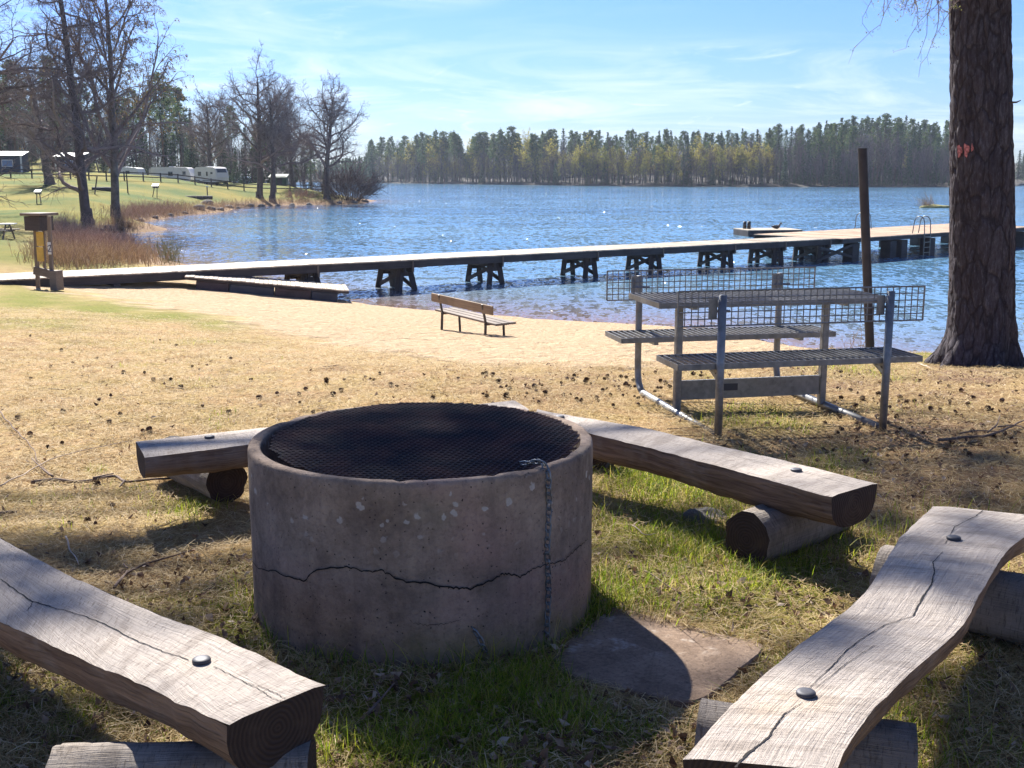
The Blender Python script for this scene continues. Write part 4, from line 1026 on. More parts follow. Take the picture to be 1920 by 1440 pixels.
SH = {
 'pine_tree': [meshes(pine_shape(s, 18, cb, R), (M_PTRUNK, M_TWIG, M_NEEDLE)) for s, cb, R in ((1, .5, 2.3), (2, .58, 2.7), (3, .4, 2.1))],
 'spruce_tree': [meshes(spruce_shape(s, 17, R), (M_TRUNK, None, M_SPRUCE)) for s, R in ((4, 2.0), (5, 2.6))],
 'bare_tree': [meshes(bare_shape(s), (M_FTRUNK, M_FTWIG, None)) for s in (6, 7, 8)],
 'birch_tree': [meshes(bare_shape(s, 16, True, dd, .30), (M_FTRUNK, M_FTWIG, M_YELLOW)) for s, dd in ((9, .8), (10, .35))],
 'young_birch_tree': [meshes(bare_shape(s, 10, True, .6, .26), (M_FTRUNK, M_FTWIG, M_YOUNG)) for s in (11,)],
}
BASEH = {'pine_tree': 18, 'spruce_tree': 17, 'bare_tree': 16, 'birch_tree': 16, 'young_birch_tree': 10}
def plant(name, label, cat, loc, h, rng, group, parts=True, var=None):
    ms = SH[name][int(rng.integers(len(SH[name]))) if var is None else var]; s = h / BASEH[name]; wv = rng.uniform(.95, 1.4)
    t = thing(name, label, cat, loc, rng.uniform(0, 6.28), group); t.scale = (s * wv, s * wv, s)
    for nm, me in ms:
        o = bpy.data.objects.new(nm, me); C.objects.link(o); o.parent = t
    return t
class Mass:
    """a wood that reads as one mass: the shapes joined into one mesh"""
    def __init__(s): s.b = {}
    def add(s, name, loc, h, rng):
        ms = SH[name][int(rng.integers(len(SH[name])))]; k = h / BASEH[name]; R = rotz(rng.uniform(0, 6.28))
        for nm, me in ms:
            V = np.empty(len(me.vertices) * 3, np.float32); me.vertices.foreach_get('co', V); V = V.reshape(-1, 3)
            L = np.empty(len(me.loops), np.int32); me.loops.foreach_get('vertex_index', L); Q = L.reshape(-1, 4)
            s.b.setdefault(me.materials[0], MB()).add((V * k) @ R + loc, [Q])
    def build(s, name):
        b = MB(); mats = list(s.b)
        for i, m in enumerate(mats):
            V, P, U, _ = s.b[m].arrays()
            b.V.append(V); b.U.append(U)
            for p in P: b.P.append(p + b.n); b.M.append(i)
            b.n += len(V)
        o = b.obj(name, mats); o['kind'] = 'stuff'; return o

rng = np.random.default_rng(77)
# wood behind the camp (left): (pixel, distance, height)
camp = [('pine_tree', 318, 205, 17), ('pine_tree', 296, 222, 15), ('pine_tree', 352, 215, 16.5), ('pine_tree', 336, 230, 17), ('pine_tree', 268, 215, 14), ('spruce_tree', 372, 200, 11.5), ('spruce_tree', 428, 195, 11.5), ('pine_tree', 446, 215, 13.5), ('bare_tree', 412, 214, 12.5), ('bare_tree', 458, 205, 11.5),
        ('spruce_tree', 470, 205, 10.5), ('bare_tree', 520, 200, 11), ('pine_tree', 505, 212, 12.5), ('pine_tree', 545, 205, 12), ('bare_tree', 572, 190, 8.5), ('pine_tree', 590, 215, 9.5), ('bare_tree', 622, 205, 7.0), ('bare_tree', 240, 205, 13), ('pine_tree', 20, 178, 15), ('pine_tree', 50, 190, 16.5), ('bare_tree', 72, 172, 13), ('pine_tree', 118, 180, 17), ('bare_tree', 140, 185, 14),
        ('pine_tree', 175, 190, 14), ('bare_tree', 200, 186, 12), ('spruce_tree', 132, 196, 14), ('pine_tree', -10, 172, 16), ('spruce_tree', 38, 200, 15), ('bare_tree', 95, 182, 15), ('bare_tree', 5, 186, 14)]
LBL = {'pine_tree': 'pine with a dark green crown in the wood behind the camp', 'spruce_tree': 'dark spruce in the wood behind the camp', 'bare_tree': 'bare leafless tree in the wood behind the camp'}
for nm, px, d, h in camp:
    x = (px - 960) / F * d; plant(nm, LBL[nm], 'tree', (x, d, T1(x, d) - .1), h * (.95 + .1 * rng.random()), rng, 'trees behind the camp')
ms = Mass()
for k in range(230):
    px = rng.uniform(-160, 640); d = rng.uniform(205, 300); x = (px - 960) / F * d
    if px > 470: d = rng.uniform(188, 206); x = (px - 960) / F * d
    z = T1(x, d)
    if z < WATER + .2: continue
    h = np.interp(px, [-160, 100, 300, 480, 560, 640], [17, 17, 16, 11, 9, 7]) * rng.uniform(.55, 1.0)
    ms.add(['pine_tree', 'bare_tree', 'bare_tree', 'bare_tree', 'bare_tree', 'spruce_tree'][int(rng.integers(6))], np.array([x, d, z - .1]), h, rng)
for k in range(170):
    px = rng.uniform(-160, 640); d = rng.uniform(182, 225); x = (px - 960) / F * d; z = T1(x, d)
    if z < WATER + .2: continue
    ms.add(['bare_tree', 'bare_tree', 'spruce_tree'][k % 3], np.array([x, d, z - .1]), rng.uniform(3, 7.5) * (.7 if px > 480 else 1), rng)
ms.build('camp_woods')

# --- the wood on the far shore
TOPL = [(560, 300), (690, 292), (702, 262), (740, 258), (800, 252), (850, 242), (900, 249), (960, 241), (1000, 248), (1060, 241), (1100, 245), (1150, 251), (1200, 244), (1300, 248), (1400, 241), (1480, 233), (1540, 226), (1600, 218), (1650, 217), (1700, 222), (1780, 232), (1880, 262), (1895, 280), (2100, 282)]
def top_px(px): return np.interp(px, [p[0] for p in TOPL], [p[1] for p in TOPL])
def far_h(px, off, over=0.0):
    p = far_point(np.array([px]), np.array([float(off)]))[0]; return p, max(4.0, aty(px, top_px(px) + over, p[1])[2] - p[2])
LF = {'pine_tree': 'tall pine standing above the wood on the far shore', 'spruce_tree': 'dark pointed spruce on the far shore', 'bare_tree': 'greyish bare tree at the water on the far shore',
      'birch_tree': 'birch with yellow spring leaves on the far shore', 'young_birch_tree': 'small light green birch at the edge of the far wood'}
def far_tree(nm, px, off, over, var=None, h=None):
    p, hh = far_h(px, off, over); plant(nm, LF[nm], 'tree', p - [0, 0, .1], h or hh, rng, nm.replace('_tree', '').replace('_', ' ') + ' trees on the far shore', var=var)
for px in np.arange(703, 1000, 10.5): far_tree('pine_tree', px + rng.normal(0, 4), rng.uniform(3, 22), rng.uniform(-4, 16))
for px in np.arange(1000, 1780, 15): far_tree('pine_tree', px + rng.normal(0, 5), rng.uniform(30, 80), rng.uniform(-3, 11))
for px in np.arange(1010, 1780, 22): far_tree('spruce_tree', px + rng.normal(0, 6), rng.uniform(40, 90), rng.uniform(-4, 8))
for px, ov in ((1040, 62), (1275, 38), (1226, 60), (1505, 30), (1560, 50), (1330, 60), (1130, 55), (1462, 40), (905, 60), (1740, 30), (1690, 45), (1420, 66)): far_tree('spruce_tree', px, rng.uniform(1, 5), ov)
for px, ov in ((772, 10), (812, 12), (828, 18), (888, 14), (985, 2), (998, 10), (1036, 18), (1356, 32), (1378, 30), (1400, 34), (1415, 30), (1425, 36), (950, 30), (1085, 30), (1690, 62)): far_tree('birch_tree', px, rng.uniform(6, 14), ov, 0)
for px, ov in ((1158, 45), (1168, 52), (1236, 25), (1250, 48), (1310, 40), (1100, 40)): far_tree('young_birch_tree', px, rng.uniform(3, 8), ov)
for px in np.arange(706, 1785, 11): far_tree('bare_tree', px + rng.normal(0, 5), rng.uniform(1.5, 12), rng.uniform(22, 60))
for px in (1893, 1901, 1909, 1917, 1926): far_tree('spruce_tree', px, rng.uniform(20, 50), rng.uniform(0, 8))
ms = Mass()
for k in range(620):
    px = rng.uniform(540, 700) if k % 7 == 0 else rng.uniform(1880, 1990) if k % 14 == 1 else rng.uniform(700, 1790); off = rng.uniform(8, 110); nm = ['pine_tree', 'bare_tree', 'spruce_tree', 'bare_tree', 'pine_tree', 'birch_tree'][int(rng.integers(6)) if px < 1450 else int(rng.integers(5))] if k % 2 == 0 or px > 1450 else ['pine_tree', 'bare_tree', 'bare_tree'][int(rng.integers(3))]
    ov = rng.uniform(6, 46) if nm != 'spruce_tree' else rng.uniform(4, 40)
    p, h = far_h(px, off, ov)
    ms.add(nm, p - [0, 0, .1], h, rng)
for k in range(520):
    px = 700 + (k + rng.random()) * 1085 / 520; p, h = far_h(px, rng.uniform(.5, 25), 0); ms.add((['bare_tree', 'birch_tree', 'bare_tree', 'young_birch_tree'] if px < 1440 else ['bare_tree', 'spruce_tree', 'bare_tree', 'bare_tree'])[k % 4], p - [0, 0, .1], rng.uniform(4.5, 12.5), rng)
for k in range(330):
    px = 700 + (k + rng.random()) * 1085 / 330; p = far_point(np.array([px]), np.array([rng.uniform(.6, 14)]))[0]; ms.add('spruce_tree' if k % 3 == 0 else 'bare_tree', p - [0, 0, .3], rng.uniform(2.2, 5.5), rng)
for k in range(190):
    px = 700 + (k + rng.random()) * 1085 / 190; p, h = far_h(px, rng.uniform(60, 130), rng.uniform(24, 52)); ms.add('spruce_tree' if k % 3 else 'bare_tree', p - [0, 0, .1], max(h, 5), rng)
for k in range(90):
    px = rng.uniform(560, 712); p, h = far_h(px, rng.uniform(3, 40), rng.uniform(0, 16)); ms.add(['spruce_tree', 'pine_tree'][k % 2], p - [0, 0, .1], h, rng)
ms.build('far_woods')

# ================================================================== SHORE TREE (big pine at the right) AND OVERHANGING BOUGHS
pc = hit(1826, 692, 8, 18); PD = 12.15
pc = np.array([(1829 - 960) / F * 12.4, PD, T1((1829 - 960) / F * 12.4, PD)])
zs = np.concatenate([np.linspace(-.25, 4.2, 230), np.linspace(4.3, 19, 40)]); m = 120; a = np.arange(m) * 2 * PI / m
rad = np.interp(zs, [-.25, 0, .12, .3, .6, 1.2, 3.5, 8, 19], [.54, .45, .40, .362, .345, .332, .305, .27, .08])
cx = np.interp(zs, [0, .4, 1.6, 3.2, 6, 19], [-.03, 0, -.09, -.225, -.4, -.5])
D = np.stack([np.cos(a)[None] * np.ones((len(zs), 1)), np.sin(a)[None] * np.ones((len(zs), 1)), np.repeat(zs[:, None], m, 1)], -1)
q = D.reshape(-1, 3) * [1, 1, .32]
n1 = (1 - np.abs(vnoise(q, 7.5, 2)) * 1.9).reshape(len(zs), m); n2 = fbm(D.reshape(-1, 3) * [1, 1, .6], 17, 3, 5).reshape(len(zs), m); n3 = fbm(D.reshape(-1, 3) * [1, 1, .5], 1.6, 2, 9).reshape(len(zs), m)
root = np.exp(-np.clip(zs, 0, 9) / .22)[:, None] * (.10 * np.cos(a * 5 + 1.0)[None] + .05 * np.cos(a * 3)[None])
R_ = rad[:, None] - .016 * np.clip(n1, 0, 1) ** 2 + .008 * n2 + .012 * n3 + root
V = np.stack([D[..., 0] * R_ + cx[:, None], D[..., 1] * R_, D[..., 2]], -1).reshape(-1, 3)
i = np.arange(len(zs) - 1)[:, None] * m; j = np.arange(m)[None]; k = (j + 1) % m
pine = thing('pine_tree', 'thick old pine trunk with rough bark and a red paint mark at the shore', 'tree', pc)
ptr = MB().add(V, [np.stack([i + j, i + k, i + m + k, i + m + j], -1).reshape(-1, 4)], V).obj('trunk', m_bark(), pine, True)
def trunk_pt(px, py, off):
    r = ray(px, py); o = np.array([0, 0, CZ]) - pc; z = (o + r * (11.8 / r[1]))[2]
    R = np.interp(z, zs, rad) + off; c = np.interp(z, zs, cx); ox = o[0] - c
    A_ = r[0] ** 2 + r[1] ** 2; B_ = 2 * (ox * r[0] + o[1] * r[1]); C_ = ox * ox + o[1] ** 2 - R * R
    return o + r * ((-B_ - math.sqrt(max(0, B_ * B_ - 4 * A_ * C_))) / (2 * A_))
b = MB()
for cx_, cy_, rx, ry in ((1799, 283, 4.6, 11), (1812, 281, 5.2, 12), (1823, 277, 2.2, 7)):
    an = np.linspace(0, 2 * PI, 22)[:-1]; rr = 1 + .22 * np.array([math.sin(3 * t + cx_) + math.sin(7 * t + cy_) * .6 for t in an])
    rim = [trunk_pt(cx_ + rx * r_ * math.cos(t), cy_ + ry * r_ * math.sin(t), .014) for t, r_ in zip(an, rr)]; V = np.array([trunk_pt(cx_, cy_, .016)] + rim); n = len(an); ii = np.arange(n)
    b.add(V, [np.stack([0 * ii, 1 + ii, 1 + (ii + 1) % n], -1)])
b.obj('paint_mark', m_plain('red_paint', (.42, .15, .14), .9, 0, .7, 45), ptr)
b = MB(); s0 = trunk_pt(1888, 192, -.02); b.add(*tube([s0, s0 + [.09, -.02, .0], s0 + [.13, -.03, .02]], [.012, .01, .004], 6)); b.obj('branch_stub', M_TRUNK, pine, True)
b = MB(); s0 = trunk_pt(1890, 505, -.01); b.add(*tube([s0 + [0, 0, .35], s0 + [.012, -.01, .1], s0 + [.008, 0, -.1]], [.004, .008, .003], 5)); b.obj('hanging_bark_strip', M_TRUNK, pine, True)
rng = np.random.default_rng(3); cr, lf = MB(), MB()
for k in range(34):
    f = k / 34; zz = 9 + 10 * f; L = 3.6 * (1 - .65 * f) * rng.uniform(.6, 1.1); an = k * 2.4 + rng.normal(0, .3)
    o_ = np.array([.15, 0, zz]); e = o_ + [math.cos(an) * L, math.sin(an) * L, L * .25]; cr.add(*tube([o_, (o_ + e) / 2 - [0, 0, .1], e], [.07, .05, .02], 5))
    for q_ in range(6):
        V, P = cards(rng, (o_ + (e - o_) * rng.uniform(.4, 1.05))[None], .14, 45, .38, up=.9, aspect=.22); lf.add(V, P)
cr.obj('limbs', M_TRUNK, pine, True); lf.obj('crown', M_NEEDLE, pine)

# birch beside the pine, its trunk outside the picture, hanging twigs with opening leaves inside
M_LEAFTIP = m_island('opening_leaves', [(0, (.14, .16, .05)), (.5, (.25, .27, .08)), (1, (.42, .41, .15))], .6, .45)
bp = np.array([7.6, 11.6, T1(7.6, 11.6)]); birch = thing('birch_tree', 'birch reaching in from the right, hanging twigs with opening leaves beside the pine trunk', 'tree', bp)
rng = np.random.default_rng(8); tr, cr, lf = MB(), MB(), MB()
tr.add(*tube([[0, 0, -.3], [.05, 0, 2], [0, .1, 5], [.1, 0, 9], [.1, 0, 13]], [.17, .14, .12, .08, .02], 14))
def hang(p, n, L, tips):
    for k in range(n):
        q = p + rng.normal(0, 1, 3) * [.16, .2, .06]; d = nrm(np.array([rng.normal(-.12, .35), rng.normal(0, .35), -1.0])); pts = [q]
        st = L * rng.uniform(.55, 1.1) / 9
        for i_ in range(9): d = nrm(d + rng.normal(0, .22, 3) + [-.03, 0, -.10]); q = q + d * st; pts.append(q)
        cr.add(*tube(pts, np.linspace(.0045, .0016, 10), 4))
        for i_ in range(1, 10):
            if rng.random() < .85:
                e = pts[i_] + rng.normal(0, .05, 3) + [0, 0, -.03]; cr.add(*tube([pts[i_], (pts[i_] + e) / 2, e], [.002, .0016, .001], 3)); tips.append(e); tips.append(pts[i_] + rng.normal(0, .015, 3))
tips = []
for (px, py, dd, n, L) in ((1700, -28, 11.4, 4, .38), (1722, -34, 11.3, 4, .46), (1742, -30, 11.5, 5, .58), (1757, -30, 11.2, 4, .70), (1766, -25, 11.6, 2, .5), (1690, -60, 11.4, 3, .5), (1760, -55, 11.3, 3, .98)):
    p = aty(px, py, dd) - bp; hang(p, n, L, tips)
    s = np.array([0, 0, 3.1]); mid = (s + p) / 2 + [0, 0, .55]; cr.add(*tube(resample([s, mid, p + [0, 0, .05], p - [.05, 0, .05]], 12), np.linspace(.04, .005, 12), 6))
for k in range(26):
    an = rng.uniform(0, 6.3); zz = rng.uniform(5, 12.5); L = rng.uniform(1, 2.6); o_ = np.array([.05, 0, zz]); e = o_ + [math.cos(an) * L, math.sin(an) * L, L * .5]; cr.add(*tube([o_, (o_ + e) / 2 + [0, 0, .1], e], [.035, .02, .006], 5))
    V, P = cards(rng, o_ + (e - o_) * rng.uniform(.4, 1.1, (10, 1)), .05, 10, .3, droop=1, aspect=.6); lf.add(V, P)
V, P = cards(rng, np.array(tips), .018, 2, .012, droop=1.2, aspect=.5); lf.add(V, P)
tr.obj('trunk', M_BIRCHBARK, birch, True); cr.obj('branches', M_TWIG, birch, True); lf.obj('leaves', M_LEAFTIP, birch)

# pine outside the picture on the left whose long boughs shade the fire ring: each clump of needles stands
# between the sun and the patch of ground it shades
sb = np.array([-10.5, 15.5, T1(-10.5, 15.5)]); sh = thing('pine_tree', 'tall pine outside the picture whose high boughs dapple the fire ring with shade', 'tree', sb)
rng = np.random.default_rng(19); tr, cr, lf = MB(), MB(), MB()
tr.add(*tube([[0, 0, -.3], [.1, 0, 4], [0, .1, 9], [.1, .1, 15], [.1, .1, 19]], [.34, .3, .25, .16, .04], 16))
SHADE = SHADE_SPOTS
for gx, gy, h, rr, n in SHADE:
    cpt = np.array([gx, gy, 0]) + SUN_DIR * (h / SUN_DIR[2]) - sb
    o_ = np.array([.05, .05, cpt[2] - 1.2]); mid = (o_ + cpt) / 2 + [0, 0, .5]
    cr.add(*tube(resample([o_, mid, cpt], 9), np.linspace(.06, .012, 9), 6))
    nb = int(n); 
    for k in range(max(3, nb // 40)):
        e = cpt + rng.normal(0, 1, 3) * rr * [.7, .7, .4]; cr.add(*tube([cpt + rng.normal(0, .1, 3), (cpt + e) / 2 + rng.normal(0, .08, 3), e], [.018, .012, .005], 4))
        V, P = cards(rng, e[None], .16, 40, rr * .30, up=.8, aspect=.20); lf.add(V, P)
for k in range(20):
    an = rng.uniform(1.5, 4.7); zz = rng.uniform(10, 18); L = rng.uniform(1.5, 3.5); o_ = np.array([.1, .1, zz]); e = o_ + [math.cos(an) * L, math.sin(an) * L, L * .3]; cr.add(*tube([o_, e], [.05, .015], 5))
    V, P = cards(rng, o_ + (e - o_) * rng.uniform(.4, 1.1, (4, 1)), .16, 40, .35, up=.8, aspect=.22); lf.add(V, P)
tr.obj('trunk', M_TRUNK, sh, True); cr.obj('limbs', M_TRUNK, sh, True); lf.obj('crown', M_NEEDLE, sh)
# ================================================================== JETTY, RAFTS, BEACH AND LAWN FURNITURE
M_DECK = m_plank('jetty_boards', (.36, .29, .215), (.60, .51, .40)); M_DARKWOOD = m_plank('dark_tarred_wood', (.045, .038, .04), (.105, .088, .085))
M_GREYWOOD = m_plank('grey_wood', (.16, .125, .10), (.30, .24, .19)); M_BROWNWOOD = m_plank('brown_bench_wood', (.24, .165, .10), (.38, .275, .17)); M_IRON = m_plain('dark_iron', (.07, .06, .055), .5, .5)
M_FLOAT = m_plain('float_plastic', (.028, .036, .06), .5, 0, .4, 1.5); M_FLOAT2 = m_plain('float_rusty', (.075, .045, .045), .7, 0, .4, 2); M_TANDECK = m_plank('tan_deck_boards', (.46, .31, .20), (.62, .46, .33))
M_YEL = m_plain('yellow_board', (.62, .40, .07), .6, 0, .2, 5); M_WHITE = m_plain('white_paint', (.74, .74, .72), .45, 0, .06, 2); M_CREAM = m_plain('caravan_white', (.72, .70, .66), .4, 0, .07, 1); M_GLASS = m_plain('dark_window', (.04, .055, .08), .12, 0, .2)
M_CANVAS = m_plain('dark_canvas', (.05, .055, .085), .8, 0, .3, .8); M_TYRE = m_plain('tyre_rubber', (.02, .02, .02), .8); M_ALU = m_plain('ladder_steel', (.16, .17, .17), .35, .8)
DZ = -1.5
JA, JB = np.array([-14.6, 32.05]), np.array([13.9, 51.9]); ju = JB - JA; ju = ju / np.linalg.norm(ju); jn = np.array([-ju[1], ju[0]])
def J(s, t, z): p = JA + ju * s + jn * t; return np.array([p[0], p[1], z])
JAX = np.array([[ju[0], ju[1], 0], [jn[0], jn[1], 0], [0, 0, 1]])
JW = 2.25; S0, S1 = -4.5, 37.5
jet = thing('jetty', 'long wooden jetty on dark trestles running from the beach out into the lake', 'jetty', J(0, 0, DZ)); JO = J(0, 0, DZ)
def jbuild(b, nm, mat, par=None):
    for i in range(len(b.V)): b.V[i] = b.V[i] - JO
    return b.obj(nm, mat, par or jet)
def deck_boards(s0, s1, t0, t1, seed, pitch=.155):
    rng = np.random.default_rng(seed); b = MB(); n = int((s1 - s0) / pitch)
    for k in range(n):
        s = s0 + (k + .5) * pitch; z = DZ - .02 + .004 * math.sin(s * .9) + rng.normal(0, .003); V, P, U = box(J(s, (t0 + t1) / 2 + rng.normal(0, .008), z), (pitch - .012, t1 - t0 + rng.normal(0, .015), .04), JAX)
        b.add(V, P, np.stack([U[:, 1] + k * 7.3, U[:, 0], U[:, 2]], -1))
    return b
jbuild(deck_boards(S0, S1, 0, JW, 1), 'deck', M_DECK)
for t in (.06, JW - .06, JW / 2):
    b = MB(); s = S0
    while s < S1:
        e = min(s + 6.2, S1); dz = .006 * math.sin(s * 3.7); V, P, U = box(J((s + e) / 2, t + .004 * math.cos(s), DZ - .165 + dz), (e - s - .004, .07, .24), JAX); b.add(V, P, U + [s, 0, 0]); s = e
    jbuild(b, 'beam', M_DARKWOOD)
def trestle(s, seed):
    rng = np.random.default_rng(seed); b = MB(); zt = DZ - .30
    cz = zt - .07
    for ds in (-.17, .17): b.add(*beam(J(s + ds, .12, cz), J(s + ds, JW - .12, cz), .09, .16))
    for t in (.40, JW - .45):
        pp = J(s, t, 0); bot = min(T1(pp[0], pp[1]), WATER - .35) if pp[1] > 36 else T1(pp[0], pp[1]) - .1
        for sg in (-1, 1):
            b.add(*beam(J(s + sg * .17, t, zt + .02), J(s + sg * .40, t + .10 * (-1 if t < 1 else 1), bot), .20, .20, .012))
        b.add(*beam(J(s - .30, t, cz - .16), J(s + .30, t, cz - .16), .05, .17))
    b.add(*beam(J(s - .22, .45, cz - .12), J(s - .32, JW - .5, WATER + .12), .05, .14)); b.add(*beam(J(s + .33, .45, WATER + .10), J(s + .22, JW - .5, cz - .12), .05, .14))
    jbuild(b, 'trestle', M_DARKWOOD)
    b = MB(); b.add(*beam(J(s + .1, -.005, DZ - .02), J(s + .1, -.005, DZ - .42), .07, .05)); jbuild(b, 'stake', M_GREYWOOD)
for k, px in enumerate((565, 741, 908, 1085, 1206, 1340, 1434, 1517)):
    # where the trestle's line of sight crosses the jetty line
    r = ray(px, 500); A_ = np.array([[r[0], -ju[0]], [r[1], -ju[1]]]); q = np.linalg.solve(A_, JA + jn * JW * .5); trestle(q[1], k)
# bearers under the landward end
for s in (-1.5, 3.2, 7.4): b = MB(); b.add(*beam(J(s, -.05, DZ - .36), J(s, JW + .05, DZ - .36), .2, .16)); jbuild(b, 'bearer', M_DARKWOOD)
# bathing platform at the far end
P0 = atz(1600, 447, DZ); P1 = atz(1773, 436, DZ); P2 = atz(1772, 418.5, DZ); P3 = atz(1600, 431, DZ)
pu = (P1 - P0)[:2]; pu /= np.linalg.norm(pu); pn_ = np.array([-pu[1], pu[0]]); PW = float((P2 - P1)[:2] @ pn_) * .9; PL = 19.0
def Q(s, t, z): p = P0[:2] + pu * s + pn_ * t; return np.array([p[0], p[1], z])
QAX = np.array([[pu[0], pu[1], 0], [pn_[0], pn_[1], 0], [0, 0, 1]])
rngp = np.random.default_rng(2); b = MB()
for k in range(int(PL / .16)):
    s = -.8 + (k + .5) * .16; V, P, U = box(Q(s, PW / 2, DZ - .008 + rngp.normal(0, .003)), (.148, PW + rngp.normal(0, .02), .04), QAX); b.add(V, P, np.stack([U[:, 1] + k * 3.1, U[:, 0], U[:, 2]], -1))
jbuild(b, 'platform_deck', M_TANDECK)
b = MB()
for t in (.05, PW / 2, PW - .05): b.add(*beam(Q(-.8, t, DZ - .115), Q(PL - .9, t, DZ - .115), .08, .16))
jbuild(b, 'platform_beam', M_DARKWOOD)
for s in (.4, 3.6, 4.6, 7.2, 10.6, 13.8, 17.2):
    for t in (.35, PW - .35):
        b = MB(); b.add(*box(Q(s, t, DZ - .95), (.55, .55, 1.4), QAX, .02)); jbuild(b, 'platform_pier', M_DARKWOOD)
for (s0, z0, s1, z1) in ((-2.6, WATER + .15, .2, DZ - .3), (-2.4, DZ - .35, .3, WATER + .2)):
    b = MB(); b.add(*beam(Q(s0, .15, z0), Q(s1, .15, z1), .10, .12)); jbuild(b, 'brace', M_DARKWOOD)
def ladder(px, py, d, name='ladder'):
    r = ray(px, py); 
    # foot of the rail at the platform edge seen here
    p = atz(px, py, DZ); s, t = (p[:2] - P0[:2]) @ pu, (p[:2] - P0[:2]) @ pn_
    t = 0.0 if d == 'near' else PW; sg = -1 if t == 0 else 1
    L = thing('bathing_ladder', None, None); L.parent = jet; L.location = Q(s, t, DZ) - JO
    for o_ in (-.28, .28):
        a = np.linspace(0, PI, 12); pts = [Q(s + o_, t - sg * .55, DZ), Q(s + o_, t - sg * .5, DZ + .4)] + [Q(s + o_, t - sg * (.2 + .28 * math.cos(x)), DZ + .55 + .32 * math.sin(x)) for x in a] + [Q(s + o_, t + sg * .12, DZ), Q(s + o_, t + sg * .14, WATER - .6)]
        q = MB().add(*tube(pts, .026, 8)); q.V = [v - Q(s, t, DZ) for v in q.V]; q.obj('rail', M_ALU, L, True)
    q = MB()
    for z in np.arange(DZ - .15, WATER - .4, -.26): q.add(*box(Q(s, t + sg * .13, z), (.56, .08, .03), QAX))
    q.V = [v - Q(s, t, DZ) for v in q.V]; q.obj('rung', M_ALU, L)
ladder(1642, 430, 'far'); ladder(1703, 437, 'near'); ladder(1900, 419, 'near')

# ---- raft pulled up on the beach
ra = aty(346, 519, 34.5); rb = aty(655, 546, 35.5); u3 = rb - ra; RL = np.linalg.norm(u3); u3 /= RL; n3 = np.array([-u3[1], u3[0], 0]); n3 /= np.linalg.norm(n3); up3 = np.cross(u3, n3)
raft = thing('beach_raft', 'wooden bathing raft with dark floats pulled up on the sand beside the jetty', 'raft', ra)
RAX = np.array([u3, n3, up3]); b = MB(); rngp = np.random.default_rng(4); n = int(RL / .14)
for k in range(n):
    V, P, U = box(u3 * ((k + .5) * .14) + n3 * .95 + up3 * rngp.normal(0, .004), (.128, 1.95 + rngp.normal(0, .02), .035), RAX); b.add(V, P, np.stack([U[:, 1] + k * 5.1, U[:, 0], U[:, 2]], -1))
b.obj('deck', M_DECK, raft)
b = MB(); 
for t in (.04, 1.0, 1.86): V, P, U = box(u3 * RL / 2 + n3 * t - up3 * .055, (RL - .02, .06, .07), RAX); b.add(V, P, U)
b.obj('frame', M_DARKWOOD, raft)
for k, (s0, s1, m) in enumerate(((.35, 1.35, M_FLOAT2), (1.37, 2.75, M_FLOAT), (2.77, 3.9, M_FLOAT2), (3.92, 4.75, M_FLOAT))):
    b = MB(); b.add(*box(u3 * (s0 + s1) / 2 * RL / 5.1 + n3 * .95 - up3 * .33, ((s1 - s0) * RL / 5.1, 1.8, .48), RAX, .03)); b.obj('float', m, raft)

# ---- slatted bench on the beach
ba, bb = hit(828, 618), hit(909, 628) - [0, 0, .13]; bl = bb - ba; bu = nrm(bl * [1, 1, 0]); bn = np.array([-bu[1], bu[0], 0]); BL = np.linalg.norm(bl)
bz = -bn if bn[1] < 0 else bn
pb_ = thing('park_bench', 'old wooden bench with a plank backrest on the sand facing the lake', 'bench', ba); ex = BL * .20; sl = nrm(bl)
for nm, c, w, th, hh, m in (('seat_plank', bz * .10 + [0, 0, .36], .13, .04, 0, M_GREYWOOD), ('seat_plank', bz * .25 + [0, 0, .365], .13, .04, 0, M_GREYWOOD), ('seat_plank', bz * .40 + [0, 0, .37], .13, .04, 0, M_GREYWOOD), ('backrest', -bz * .03 + [0, 0, .63], .035, .17, 1, M_BROWNWOOD)):
    b = MB(); V, P, U = beam(c - sl * ex, c + bl + sl * ex, w, th, .006); b.add(V, P, U); b.obj(nm, m, pb_)
for q in (np.zeros(3), bl):
    b = MB()
    for p0, p1, w, h in ((q + [0, 0, -.1], q + bz * .02 + [0, 0, .35], .05, .05), (q + bz * .02 + [0, 0, .35], q - bz * .055 + [0, 0, .71], .05, .03), (q + [0, 0, .33], q + bz * .47 + [0, 0, .33], .05, .04), (q + bz * .42 + [0, 0, -.1], q + bz * .40 + [0, 0, .33], .045, .045)): b.add(*beam(p0, p1, w, h))
    b.obj('leg_frame', M_IRON, pb_)

